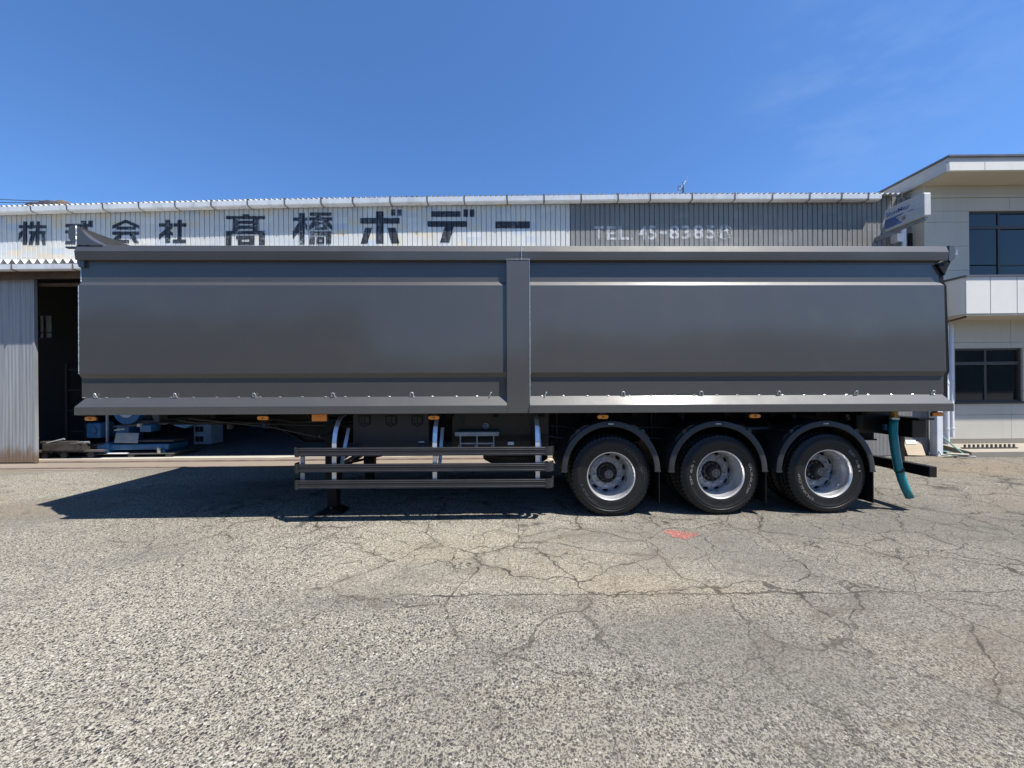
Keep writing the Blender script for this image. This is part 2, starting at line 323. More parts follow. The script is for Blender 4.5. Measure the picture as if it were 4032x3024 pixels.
# ------------------------------------------------------------------ mesh building
class MB:
    def __init__(s): s.v = []; s.f = []
    def add(s, vs, fs):
        b = len(s.v); s.v += [tuple(v) for v in vs]; s.f += [tuple(b + i for i in f) for f in fs]; return s
    def box(s, a, b):
        x0, y0, z0 = a; x1, y1, z1 = b
        return s.add([(x0, y0, z0), (x1, y0, z0), (x1, y1, z0), (x0, y1, z0), (x0, y0, z1), (x1, y0, z1), (x1, y1, z1), (x0, y1, z1)],
                     [(0, 3, 2, 1), (4, 5, 6, 7), (0, 1, 5, 4), (1, 2, 6, 5), (2, 3, 7, 6), (3, 0, 4, 7)])
    def prism(s, pts, f0, f1):
        """closed polygon pts, placed by f0(p) and f1(p)"""
        n = len(pts); vs = [f0(p) for p in pts] + [f1(p) for p in pts]
        fs = [tuple(range(n)), tuple(range(2 * n - 1, n - 1, -1))] + [(i, i + n, (i + 1) % n + n, (i + 1) % n) for i in range(n)]
        return s.add(vs, fs)
    def alongx(s, prof, x0, x1):      # prof = [(y,z)]
        return s.prism(prof, lambda p: (x0, p[0], p[1]), lambda p: (x1, p[0], p[1]))
    def alongy(s, prof, y0, y1):      # prof = [(x,z)]
        return s.prism(prof, lambda p: (p[0], y0, p[1]), lambda p: (p[0], y1, p[1]))
    def alongz(s, prof, z0, z1):
        return s.prism(prof, lambda p: (p[0], p[1], z0), lambda p: (p[0], p[1], z1))
    def tube(s, pts, r, n=10, caps=True):
        pts = [Vector(p) for p in pts]; rings = []; up = None
        for i, p in enumerate(pts):
            d = (pts[min(i + 1, len(pts) - 1)] - pts[max(i - 1, 0)]).normalized()
            if up is None:
                a = d.orthogonal().normalized()
            else:
                a = (up - d * up.dot(d)).normalized()
            up = a; b = d.cross(a)
            rr = r[i] if isinstance(r, (list, tuple)) else r
            rings.append([p + (a * math.cos(2 * math.pi * k / n) + b * math.sin(2 * math.pi * k / n)) * rr for k in range(n)])
        vs = [v for rg in rings for v in rg]
        fs = [(i * n + k, i * n + (k + 1) % n, (i + 1) * n + (k + 1) % n, (i + 1) * n + k) for i in range(len(pts) - 1) for k in range(n)]
        if caps: fs += [tuple(range(n - 1, -1, -1)), tuple(range((len(pts) - 1) * n, len(pts) * n))]
        return s.add(vs, fs)
    def lathe(s, prof, n=48, a0=0, a1=2 * math.pi, mod=None, closed=False):
        """prof = [(r, y)], turned round the local y axis"""
        full = abs(a1 - a0 - 2 * math.pi) < 1e-6; m = n if full else n + 1; k = len(prof); vs = []
        for i in range(m):
            a = a0 + (a1 - a0) * i / n
            for j, (r, y) in enumerate(prof):
                rr = r + (mod(i, j) if mod else 0)
                vs.append((rr * math.cos(a), y, rr * math.sin(a)))
        kk = k if closed else k - 1
        fs = [(i * k + j, i * k + (j + 1) % k, ((i + 1) % m) * k + (j + 1) % k, ((i + 1) % m) * k + j) for i in range(n) for j in range(kk)]
        if closed and not full: fs += [tuple(range(k)), tuple(range((m - 1) * k + k - 1, (m - 1) * k - 1, -1))]
        return s.add(vs, fs)
    def strip(s, path, prof):
        """sweep closed (offset,z) profile along (x,y) path, offset along the left normal"""
        k = len(prof); vs = []
        for i, (x, y) in enumerate(path):
            x0, y0 = path[max(i - 1, 0)]; x1, y1 = path[min(i + 1, len(path) - 1)]
            d = Vector((x1 - x0, y1 - y0)).normalized(); nx, ny = d.y, -d.x
            for o, z in prof: vs.append((x + nx * o, y + ny * o, z))
        fs = [(i * k + j, (i + 1) * k + j, (i + 1) * k + (j + 1) % k, i * k + (j + 1) % k) for i in range(len(path) - 1) for j in range(k)]
        fs += [tuple(range(k - 1, -1, -1)), tuple(range((len(path) - 1) * k, len(path) * k))]
        return s.add(vs, fs)
    def mesh(s, name, mat, smooth=False, bevel=0):
        me = bpy.data.meshes.new(name); me.from_pydata(s.v, [], s.f)
        bm = bmesh.new(); bm.from_mesh(me)
        if bevel:
            bmesh.ops.remove_doubles(bm, verts=bm.verts, dist=1e-5)
            bmesh.ops.bevel(bm, geom=[e for e in bm.edges if len(e.link_faces) == 2 and e.calc_face_angle(0) > .5], offset=bevel, segments=2, affect='EDGES', profile=.5)
        bmesh.ops.recalc_face_normals(bm, faces=bm.faces)
        bm.to_mesh(me); bm.free()
        me.materials.append(MATS[mat])
        if smooth:
            me.polygons.foreach_set('use_smooth', [True] * len(me.polygons))
            try: me.set_sharp_from_angle(angle=R(38))
            except Exception: pass
        return me
    def build(s, name, mat, parent=None, smooth=False, bevel=0, loc=None):
        return link(name, s.mesh(name, mat, smooth, bevel), parent, loc)
def link(name, me, parent=None, loc=None):
    o = bpy.data.objects.new(name, me); COL.objects.link(o)
    if parent: o.parent = parent
    if loc is not None: o.location = loc
    return o
def tag(o, label=None, cat=None, group=None, kind=None):
    if label: o['label'] = label
    if cat: o['category'] = cat
    if group: o['group'] = group
    if kind: o['kind'] = kind
    return o
def empty(name, loc=(0, 0, 0), parent=None, rz=0):
    o = bpy.data.objects.new(name, None); COL.objects.link(o); o.location = loc; o.rotation_euler.z = rz; o.empty_display_size = .2
    if parent: o.parent = parent
    return o
def box(name, a, b, mat, parent=None, bevel=0): return MB().box(a, b).build(name, mat, parent, bevel=bevel)
def text_geo(s, bold=0, res=3):
    cu = bpy.data.curves.new('lettering', 'FONT'); cu.body = s; cu.offset = bold; cu.resolution_u = res
    o = bpy.data.objects.new('lettering', cu); COL.objects.link(o)
    me = bpy.data.meshes.new_from_object(o)
    vs = [v.co.copy() for v in me.vertices]; fs = [tuple(p.vertices) for p in me.polygons]
    bpy.data.objects.remove(o); bpy.data.curves.remove(cu); bpy.data.meshes.remove(me)
    return vs, fs
def fit_text(s, bold=0):
    vs, fs = text_geo(s, bold)
    x0 = min(v.x for v in vs); x1 = max(v.x for v in vs); y0 = min(v.y for v in vs); y1 = max(v.y for v in vs)
    return [((v.x - x0) / (x1 - x0), (v.y - y0) / (y1 - y0)) for v in vs], fs, (x1 - x0) / (y1 - y0)

# ================================================================== THE SETTING
def sm(a, b, x):
    k = max(0, min(1, (x - a) / (b - a))); return k * k * (3 - 2 * k)
def gz(x, y): return .10 * sm(6.2, 9, x) * sm(5.6, 7.6, y)
xs = [-400, -120, -40, -20, -12, -8, -4, 0, 3, 5, 6.2, 6.9, 7.6, 8.3, 9, 11, 14, 20, 40, 120, 400]
ys = [-400, -120, -40, -10, 0, 2, 4, 5.6, 6.1, 6.6, 7.1, 7.6, 8.6, 10, 14, 20, 40, 120, 400]
g = MB(); g.add([(x, y, gz(x, y)) for y in ys for x in xs],
                [(j * len(xs) + i, j * len(xs) + i + 1, (j + 1) * len(xs) + i + 1, (j + 1) * len(xs) + i) for j in range(len(ys) - 1) for i in range(len(xs) - 1)])
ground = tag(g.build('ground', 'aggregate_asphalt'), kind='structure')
# red paint blot lying on the asphalt (child of the ground)
pc = at(2683, 2104, 1); k = -CH / (pc.z - CH); cx, cy = pc.x * k, k
m = MB(); pts = []
for i in range(40):
    a = 2 * math.pi * i / 40; rr = 1 + .22 * math.sin(3 * a + 1) + .12 * math.sin(7 * a)
    pts.append((cx + .18 * rr * math.cos(a), cy + .115 * rr * math.sin(a), .004))
m.add(pts, [tuple(range(40))]); m.build('red_paint_mark', 'red_paint_on_asphalt', ground)
# concrete apron with sunk door tracks in front of the workshop
def strip_sheet(x0, x1, y0, y1, z, n=24, wob=.03):
    m = MB(); vs = []
    for i in range(n + 1):
        x = x0 + (x1 - x0) * i / n
        vs += [(x, y0 + random.uniform(-wob, wob), z), (x, y1, z)]
    return m.add(vs, [(2 * i, 2 * i + 2, 2 * i + 3, 2 * i + 1) for i in range(n)])
apron = tag(strip_sheet(-20, 6.1, 7.95, 9.42, .004, 60, .06).build('concrete_apron', 'apron_concrete'), kind='structure')
simple('track_steel', (.13, .095, .085), .6, .3, .3, 3)
for y0, y1 in ((8.02, 8.12), (8.66, 8.80)):
    tag(MB().box((-20, y0, .0), (5.9, y1, .012)).build('door_track', 'track_steel'), kind='structure')
tag(strip_sheet(-20, 8.6, 9.42, 18, .004, 20, 0).build('workshop_floor', 'workshop_floor'), kind='structure')

tag(strip_sheet(-20, 6.1, 9.06, 9.43, .008, 60, .04).build('threshold_strip', 'threshold_concrete'), kind='structure')
# unseen tree-like belt added behind the viewpoint to shape the trailer paint's reflections
m = MB(); N = 90; rows = []
for r_ in range(5):
    row = []
    for i in range(N):
        x = -75 + 150 * i / (N - 1)
        h = (9.5 if x < -16 else 5.2 if x < 4 else 7.4) + .5 * math.sin(i * .43) + .3 * math.sin(i * 1.31 + 2) + random.uniform(-.35, .35)
        zz = h * (0, .45, .85, 1, .8)[r_]; yy = -33 + (0, .8, .2, -1.5, -3.2)[r_] + random.uniform(-.5, .5)
        row.append((x, yy, zz))
    rows += row
m.add(rows, [(a * N + i, a * N + i + 1, (a + 1) * N + i + 1, (a + 1) * N + i) for a in range(4) for i in range(N - 1)])
tag(m.build('reflection_belt', 'reflection_belt_dark', smooth=False), kind='stuff')

# ================================================================== WAREHOUSE
WY = 8.80
wh = tag(empty('workshop_building', (0, 0, 0)), 'long corrugated metal workshop with white painted characters wall and open dark bay behind the trailer', 'building')
P = .113; GW = .020; GD = .022
def wall_y(x):
    k = (x % P)
    if k < .005: return GD * k / .005
    if k < .015: return GD
    if k < .020: return GD * (1 - (k - .015) / .005)
    return 0
def breaks(x0, x1):
    out = []
    i = math.floor(x0 / P)
    while i * P < x1 + P:
        for d in (0, .005, .015, .020):
            if x0 < i * P + d < x1: out.append(i * P + d)
        i += 1
    return out
def clad(name, mat, x0, x1, z0f, z1f, y=WY):
    xs = [x0] + breaks(x0, x1) + [x1]; m = MB(); vs = []
    for x in xs:
        yy = y + wall_y(x); vs += [(x, yy, z0f(x)), (x, yy, z1f(x))]
    m.add(vs, [(2 * i, 2 * i + 2, 2 * i + 3, 2 * i + 1) for i in range(len(xs) - 1)])
    return m.build(name, mat, wh)
GPX = [(-900, 838), (0, 814), (280, 806.5), (1000, 788), (1600, 776), (2600, 764), (3500, 763), (3700, 763)]
GP = [at(px, py, 8.62) for px, py in GPX]
def gut(x):
    for a, b in zip(GP, GP[1:]):
        if x <= b.x or b is GP[-1]:
            return a.z + (b.z - a.z) * (x - a.x) / (b.x - a.x)
XS = at(2243, 900, WY).x
XE = 9.3
clad('painted_cladding', 'white_cladding', -19, XS, lambda x: 4.25, lambda x: gut(x) + .02)
clad('grey_cladding', 'grey_cladding', XS, XE, lambda x: 4.25, lambda x: gut(x) + .02)
clad('lower_cladding', 'grey_cladding', 5.2, XE, lambda x: 0.0, lambda x: 4.25)
# gutter with straps
m = MB(); nseg = 60
for i in range(nseg):
    xa = -19 + (27.32 + 0.0) * i / nseg; xb = -19 + 27.32 * (i + 1) / nseg
    za, zb = gut(xa), gut(xb)
    prof = [(8.62, 0), (8.63, -.10), (8.66, -.118), (8.775, -.118), (8.775, -.10), (8.665, -.10), (8.637, -.08), (8.63, 0)]
    m.prism(prof, lambda p: (xa, p[0], za + p[1]), lambda p: (xb, p[0], zb + p[1]))
gutter = m.build('gutter', 'gutter_white', wh)
strap = MB().add([(-.012, 8.612, .012), (.012, 8.612, .012), (-.012, 8.622, -.102), (.012, 8.622, -.102), (-.012, 8.655, -.126), (.012, 8.655, -.126), (-.012, 8.78, -.128), (.012, 8.78, -.128),
                  (-.012, 8.78, .03), (.012, 8.78, .03), (-.012, 8.612, .03), (.012, 8.612, .03)],
                 [(0, 1, 3, 2), (2, 3, 5, 4), (4, 5, 7, 6), (10, 11, 1, 0), (8, 9, 11, 10)]).mesh('gutter_bracket', 'gutter_strap')
for px in [120, 262, 404, 546, 689, 831, 974, 1120, 1264, 1389, 1536, 1682, 1828, 1997, 2143, 2290, 2435, 2562, 2727, 2895, 3043, 3190, 3316, 3421, 3551]:
    x = at(px, 790, 8.62).x; link('gutter_bracket', strap, gutter, (x, 0, gut(x)))
# corrugated roof
def corr_roof(name, x0, x1, pitch, amp, yz, mat, nper=6, base=None):
    n = int((x1 - x0) / pitch * nper); m = MB(); vs = []
    for i in range(n + 1):
        x = x0 + pitch * i / nper; w_ = math.sin(2 * math.pi * i / nper)
        w_ = max(-.9, min(.9, w_ * 1.15))
        for (y, z) in yz: vs.append((x, y, (base(x) if base else 0) + z + amp * w_))
    k = len(yz)
    m.add(vs, [(i * k + j, (i + 1) * k + j, (i + 1) * k + j + 1, i * k + j + 1) for i in range(n) for j in range(k - 1)])
    o = m.build(name, mat, wh); o.modifiers.new('thickness', 'SOLIDIFY').thickness = .006
    return o
corr_roof('roof', -19, 8.75, .118, .024, [(8.64, .022), (18.2, 2.0)], 'roof_sheet', base=gut)
corr_roof('canopy_roof', -19, 6.2, .181, .048, [(8.2, 4.392), (8.81, 4.52)], 'roof_sheet')
MB().alongx([(8.17, 4.325), (8.18, 4.225), (8.22, 4.21), (8.30, 4.21), (8.30, 4.33), (8.29, 4.33), (8.29, 4.225), (8.19, 4.235), (8.18, 4.325)], -19, 6.2).build('canopy_gutter', 'gutter_white', wh)
for x in (-13.2, -11.9, -10.6, -9.3, -8, -6.7): box('canopy_gutter_strap', (x - .01, 8.162, 4.2), (x + .01, 8.3, 4.335), 'gutter_strap', wh)
MB().alongx([(8.44, 4.10), (8.52, 4.10), (8.52, 4.27), (8.80, 4.27), (8.80, 4.30), (8.44, 4.30)], -19, 6.2).build('canopy_beam', 'rust_beam', wh)
box('door_head_track', (-19, 8.70, 4.0), (6.2, 8.79, 4.06), 'rust_beam', wh)
for x in (-18, -14, -10, -6, -2, 2, 6): box('canopy_rafter', (x - .03, 8.3, 4.24), (x + .03, 8.44, 4.30), 'rust_beam', wh)
# sliding door leaves
def leaf(x0, x1, y, z0, z1, mat, lip):
    n = int((x1 - x0) / .02); m = MB(); vs = []
    for i in range(n + 1):
        x = x0 + (x1 - x0) * i / n; yy = y + (.0028 if i % 4 < 2 else 0)
        vs += [(x, yy, z0), (x, yy, z1)]
    m.add(vs, [(2 * i, 2 * i + 2, 2 * i + 3, 2 * i + 1) for i in range(n)])
    o = m.build('sliding_door', mat, wh)
    MB().box((x1 - .03 if lip > 0 else x0 - .02, y - .012, z0 - .02), (x1 + .015 if lip > 0 else x0 + .05, y + .05, z1)).build('door_edge', mat, o)
    MB().box((x0, y + .01, z0 - .02), (x1, y + .05, z0 + .04)).build('door_sill', mat, o)
    return o
leaf(-16, at(136, 1400, 8.6).x, 8.60, .04, 4.12, 'door_sheet', 1)
# short return wall at the right end of the bay, white corner post, both under the eaves
xr = at(3700, 1700, 8.06).x
leaf(xr - 1.6, xr - .03, 8.24, gz(8, 8) + .02, 4.1, 'grey_cladding', -1)
box('corner_post', (xr - .065, 8.05, .09), (xr + .06, 8.2, 4.1), 'pipe_white', wh, .008)
# interior shell
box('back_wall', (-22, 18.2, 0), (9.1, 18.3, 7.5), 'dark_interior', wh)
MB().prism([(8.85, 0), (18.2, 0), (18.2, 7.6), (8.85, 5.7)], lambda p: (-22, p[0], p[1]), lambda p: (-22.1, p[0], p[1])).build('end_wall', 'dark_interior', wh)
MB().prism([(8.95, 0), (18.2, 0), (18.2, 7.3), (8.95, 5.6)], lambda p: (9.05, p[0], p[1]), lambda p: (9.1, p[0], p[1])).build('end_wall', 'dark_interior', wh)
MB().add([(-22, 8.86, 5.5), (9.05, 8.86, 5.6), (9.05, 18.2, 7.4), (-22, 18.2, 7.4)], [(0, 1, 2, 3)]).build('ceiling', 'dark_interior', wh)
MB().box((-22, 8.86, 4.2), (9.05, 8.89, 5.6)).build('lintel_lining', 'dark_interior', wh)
# partition with a small two-pane window, seen through the open bay
a = at(152, 1240, 12.0); b = at(203, 1333, 12.0)
m = MB()
for q in ((-22, a.x - .0, 0, 6.2), (b.x, -13.2, 0, 6.2), (a.x, b.x, 0, b.z), (a.x, b.x, a.z, 6.2)): m.box((q[0], 12.0, q[2]), (q[1], 12.08, q[3]))
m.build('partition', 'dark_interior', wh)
wf = MB().box((a.x, 12.0, a.z - .03), (b.x, 12.05, a.z)).box((a.x, 12.0, b.z), (b.x, 12.05, b.z + .03)).box((a.x + .15, 11.99, b.z), (a.x + .165, 12.05, a.z)).box((a.x, 11.99, b.z + .17), (b.x, 12.05, b.z + .2)).build('partition_window', 'machine_dark', wh)
MB().add([(a.x, 12.03, b.z), (b.x, 12.03, b.z), (b.x, 12.03, a.z), (a.x, 12.03, a.z)], [(0, 1, 2, 3)]).build('pane', 'cabinet_grey', wf)

# painted characters -------------------------------------------------
def paint(polys, name, mat, org, zoom, parent=wh, geo=None):
    """polygons measured on the wall, cut at every rib so the paint follows the cladding"""
    bm = bmesh.new()
    if polys:
        for k_, poly in enumerate(polys):
            vs = []
            for (u, v) in poly:
                p = at(org[0] + u / zoom, org[1] + v / zoom, WY); vs.append(bm.verts.new((p.x, .0004 * k_, p.z)))
            bm.faces.new(vs)
    if geo:
        gv, gf = geo; vs = [bm.verts.new((p[0], 0, p[1])) for p in gv]
        for f in gf:
            try: bm.faces.new([vs[i] for i in f])
            except ValueError: pass
    xs_ = [v.co.x for v in bm.verts]
    for bx in breaks(min(xs_), max(xs_)):
        bmesh.ops.bisect_plane(bm, geom=bm.verts[:] + bm.edges[:] + bm.faces[:], plane_co=(bx, 0, 0), plane_no=(1, 0, 0), dist=1e-6)
    for v in bm.verts: v.co.y = WY + wall_y(v.co.x) - .003 - v.co.y
    me = bpy.data.meshes.new(name); bm.to_mesh(me); bm.free(); me.materials.append(MATS[mat])
    return link(name, me, parent)
def rc(a, b, c, d): return [(a, b), (c, b), (c, d), (a, d)]
KB = 'faded_black_lettering'
Z1, O1 = 5.53, (60, 840)
paint([[(175, 178), (268, 178), (262, 688), (165, 688)], rc(80, 258, 670, 328), [(165, 360), (165, 480), (70, 605), (80, 430)],
       [(330, 178), (412, 178), (400, 330), (300, 345)], [(458, 178), (542, 178), (530, 688), (440, 688)], [(300, 385), (670, 385), (660, 455), (310, 455)],
       [(345, 455), (450, 455), (385, 688), (290, 688)], [(570, 455), (645, 455), (672, 688), (600, 688)]], 'painted_character', KB, O1, Z1)
paint([rc(1097, 232, 1690, 303), rc(1590, 160, 1690, 250), [(1420, 160), (1530, 160), (1580, 330), (1640, 470), (1705, 690), (1600, 690), (1480, 370)],
       rc(1090, 372, 1430, 440), rc(1090, 600, 1430, 675), rc(1220, 440, 1300, 600)], 'painted_character', KB, O1, Z1)
Z2, O2 = 3.352, (420, 840)
paint([[(250, 82), (262, 122), (75, 210), (75, 160)], [(255, 82), (435, 160), (435, 208), (245, 122)], rc(130, 175, 375, 217), rc(75, 240, 430, 285),
       [(150, 285), (215, 285), (165, 350), (80, 390), (75, 350)], rc(110, 350, 300, 392), [(300, 285), (365, 285), (430, 392), (368, 392)]], 'painted_character', KB, O2, Z2)
paint([[(772, 85), (838, 85), (832, 392), (770, 392)], rc(692, 132, 875, 178), [(815, 178), (875, 178), (865, 205), (750, 300), (692, 350), (692, 280)], [(838, 232), (875, 255), (875, 300), (832, 280)],
       [(936, 85), (995, 85), (990, 345), (935, 345)], rc(886, 132, 1055, 178), rc(875, 345, 1050, 392)], 'painted_character', KB, O2, Z2)
paint([rc(1793, 12, 1883, 36), rc(1575, 35, 2092, 78), [(1665, 78), (1738, 78), (1738, 235), (1660, 235)], [(1930, 78), (2003, 78), (2003, 235), (1925, 235)], rc(1738, 97, 1930, 142), rc(1738, 160, 1930, 208),
       rc(1575, 232, 2092, 275), [(1575, 275), (1655, 275), (1650, 425), (1575, 425)], [(2012, 275), (2092, 275), (2090, 418), (2015, 418)], rc(1710, 298, 1955, 345), rc(1735, 345, 1785, 420), rc(1885, 345, 1950, 418), rc(1785, 375, 1885, 418)],
      'painted_character', KB, O2, Z2)
Z3, O3 = 2.765, (900, 700)
paint([[(768, 383), (832, 383), (828, 728), (775, 728)], rc(702, 433, 860, 470), [(768, 480), (768, 590), (700, 668), (700, 580)], [(832, 480), (858, 515), (858, 580), (832, 545)],
       rc(885, 378, 1122, 415), rc(878, 430, 1130, 468), [(955, 415), (1015, 415), (965, 500), (878, 582), (878, 520)], [(1030, 468), (1085, 468), (1130, 520), (1130, 578), (1060, 510)],
       rc(940, 485, 1075, 508), rc(940, 508, 990, 568), rc(1032, 508, 1075, 568), rc(990, 540, 1032, 568), rc(885, 585, 1122, 628), [(885, 628), (945, 628), (942, 722), (880, 722)], [(1062, 628), (1122, 628), (1118, 720), (1065, 720)],
       rc(960, 645, 1045, 672), rc(960, 672, 988, 718), rc(1018, 672, 1045, 718), rc(988, 696, 1018, 718)], 'painted_character', KB, O3, Z3)
paint([rc(1605, 365, 1688, 718), rc(1433, 437, 1862, 500), [(1488, 545), (1565, 545), (1510, 718), (1438, 718)], [(1728, 545), (1818, 545), (1862, 715), (1775, 715)], rc(1770, 345, 1818, 413), rc(1836, 345, 1884, 413)],
      'painted_character', KB, O3, Z3)
Z4, O4 = 2.212, (1600, 680)
paint([rc(217, 335, 472, 385), rc(497, 320, 537, 385), rc(552, 320, 593, 385), rc(185, 422, 528, 472), [(335, 472), (412, 472), (375, 608), (293, 608)]], 'painted_character', KB, O4, Z4)
paint([rc(775, 424, 1076, 485)], 'painted_character', KB, O4, Z4)
# telephone number
Z5, O5 = 3.814, (2320, 860)
for ch, x0, y0, x1, y1 in (('T', 75, 118, 215, 320), ('E', 265, 118, 405, 325), ('L', 440, 118, 598, 322), ('.', 626, 292, 650, 322), ('4', 738, 112, 862, 320), ('5', 882, 110, 1012, 320),
                           ('8', 1198, 106, 1352, 312), ('3', 1388, 106, 1522, 312), ('8', 1560, 100, 1712, 310), ('5', 1755, 105, 1890, 308)):
    vs, fs, _ = fit_text(ch, .022)
    gv = []
    for u, v in vs:
        p = at(O5[0] + (x0 + u * (x1 - x0)) / Z5, O5[1] + (y1 - v * (y1 - y0)) / Z5, WY); gv.append((p.x, p.z))
    paint(None, 'painted_numeral', 'faded_white_lettering', O5, Z5, geo=(gv, fs))
paint([[(1050, 198), (1160, 195), (1160, 238), (1050, 240)]], 'painted_numeral', 'faded_white_lettering', O5, Z5)
ring = []
for i in range(28):
    a0, a1 = 2 * math.pi * i / 28, 2 * math.pi * (i + 1) / 28
    if i % 7 in (2, 5): continue
    ring.append([(2030 + 112 * math.cos(a0), 205 + 108 * math.sin(a0)), (2030 + 112 * math.cos(a1), 205 + 108 * math.sin(a1)), (2030 + 102 * math.cos(a1), 205 + 98 * math.sin(a1)), (2030 + 102 * math.cos(a0), 205 + 98 * math.sin(a0))])
paint([[(1985, 112), (2010, 130), (1945, 225), (1925, 210)], rc(1965, 180, 1998, 298), [(2000, 185), (2105, 158), (2105, 182), (2000, 210)], [(2035, 120), (2062, 118), (2118, 285), (2095, 300)], [(2075, 115), (2095, 112), (2108, 140), (2090, 145)]] + ring,
      'painted_character', 'faded_white_lettering', O5, Z5)
# small things on the wall by the sign
p = at(3534, 920, 8.62); q = at(3555, 950, 8.62)
tag(MB().box((p.x, 8.62, q.z), (q.x, 8.79, p.z)).box((p.x - .006, 8.61, p.z - .01), (q.x + .006, 8.79, p.z + .006)).build('meter_box', 'pipe_white', bevel=.004), 'small pale grey box mounted on the corrugated wall under the projecting sign', 'electrical box')
wx = at(3574, 930, WY).x
box('side_window', (wx, WY - .02, 4.3), (wx + .17, WY + .02, 5.05), 'hole_black', wh)
clp = at(3564, 930, 8.75)
box('corner_trim', (clp.x - .07, 8.74, 4.3), (clp.x + .02, 8.79, 5.2), 'pipe_white', wh)

# ================================================================== OFFICE BUILDING
OY = 8.54; OX = 9.17; OX1 = 15.6
ob = tag(empty('office_building', (OX, OY, 0)), 'two storey pale rendered office with balcony and dark windows at the right edge', 'building')
def ol(x, y, z): return (x - OX, y - OY, z)
def obox(name, a, b, mat, parent=None, bevel=0): return box(name, ol(*a), ol(*b), mat, parent or ob, bevel)
W1 = (10.17, 3.86, 12.1, 5.44); W2 = (9.83, 1.20, 11.33, 2.39)
def minus(r, w):
    x0, z0, x1, z1 = r; a, b, c, d = w
    if c <= x0 or a >= x1 or d <= z0 or b >= z1: return [r]
    out = []
    if z0 < b: out.append((x0, z0, x1, b))
    if z1 > d: out.append((x0, d, x1, z1))
    zz0, zz1 = max(z0, b), min(z1, d)
    if x0 < a: out.append((x0, zz0, a, zz1))
    if x1 > c: out.append((c, zz0, x1, zz1))
    return out
m = MB()
for r_ in [q for rr in minus((OX + .02, .3, OX1, 6.0), W1) for q in minus(rr, W2)]:
    m.box(ol(r_[0], OY + .03, r_[1]), ol(r_[2], OY + .2, r_[3]))
m.build('wall_core', 'dark_joint', ob)
zr = [.38 + .535 * i for i in range(11)]; xc = [OX, 11.07, 12.97, 14.87, OX1]
for z0, z1 in zip(zr, zr[1:]):
    for x0, x1 in zip(xc, xc[1:]):
        for rr in minus((x0, z0, x1, z1), W1):
            for q in minus(rr, W2):
                if q[2] - q[0] > .02 and q[3] - q[1] > .02:
                    obox('wall_panel', (q[0] + .003, OY, q[1] + .003), (q[2] - .003, OY + .032, q[3] - .003), 'office_render')
obox('frieze', (OX - .01, OY - .02, 5.735), (OX1, OY + .03, 5.80), 'office_render'); obox('frieze_board', (OX, OY, 5.803), (OX1, OY + .03, 6.0), 'office_render')
obox('side_wall', (OX - .003, OY + .033, .3), (OX + .1, 14, 6.0), 'office_render')
obox('foundation', (OX + .3, OY - .012, .10), (OX1, OY + .1, .372), 'concrete')
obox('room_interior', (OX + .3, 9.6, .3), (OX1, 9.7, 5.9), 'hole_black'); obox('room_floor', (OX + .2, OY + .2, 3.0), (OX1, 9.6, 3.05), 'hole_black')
def window(w, tr, mu, extra=None):
    a, b, c, d = w; f = MB(); y0, y1 = OY + .045, OY + .10; t_ = .04
    f.box(ol(a, y0, b), ol(c, y1, b + t_)).box(ol(a, y0, d - t_), ol(c, y1, d)).box(ol(a, y0, b + t_), ol(a + t_, y1, d - t_)).box(ol(c - t_, y0, b + t_), ol(c, y1, d - t_))
    f.box(ol(a + t_, y0, tr - .035), ol(c - t_, y1, tr + .035))
    for mm in mu: f.box(ol(mm - .025, y0 + .003, b + t_), ol(mm + .025, y1, tr - .035)).box(ol(mm - .022, y0 + .003, tr + .035), ol(mm + .022, y1, d - t_))
    if extra: f.box(ol(a + t_, y0 + .02, extra - .012), ol(c - t_, y1 - .01, extra + .012))
    o = f.build('window', 'window_frame_bronze', ob)
    e = [a + t_] + list(mu) + [c - t_]
    for i, (p, q) in enumerate(zip(e, e[1:])):
        yy = y0 + .02 + .02 * (i % 2)
        for z0, z1 in ((b + t_, tr - .035), (tr + .035, d - t_)):
            MB().box(ol(p, yy, z0), ol(q, yy + .006, z1)).build('pane', 'window_glass', o)
    return o
window(W1, 5.09, [10.89], 4.25)
w2 = window(W2, 2.06, [10.56])
MB().box(ol(W2[0] - .02, OY - .03, W2[1] - .04), ol(W2[2] + .02, OY + .05, W2[1])).build('sill', 'window_frame_bronze', w2)
for k in range(5): MB().box(ol(W2[0] + .05, OY + .13, 2.12 + .04 * k), ol(W2[2] - .05, OY + .135, 2.135 + .04 * k)).build('blind_slat', 'fascia_grey', w2)
# roof slab
FY = 7.91
obox('roof_fascia', (9.03, FY, 6.0), (OX1, FY + .06, 6.17), 'office_white'); 
obox('roof_side_fascia', (9.03, FY + .06, 6.003), (9.09, 14, 6.21), 'fascia_grey')
obox('roof_upper_fascia', (9.05, FY + .04, 6.173), (OX1, FY + .12, 6.285), 'fascia_grey')
obox('roof_side_upper', (9.055, FY + .12, 6.213), (9.1, 14, 6.285), 'fascia_grey')
obox('roof_cap', (9.02, FY + .0, 6.288), (OX1, 14, 6.325), 'roof_cap_dark')
obox('soffit', (9.09, FY + .06, 6.004), (OX1, OY + .2, 6.03), 'soffit_board')
for k in (9.75, 11.3): obox('fascia_joint', (k, FY - .002, 6.004), (k + .012, FY + .01, 6.166), 'fascia_grey')
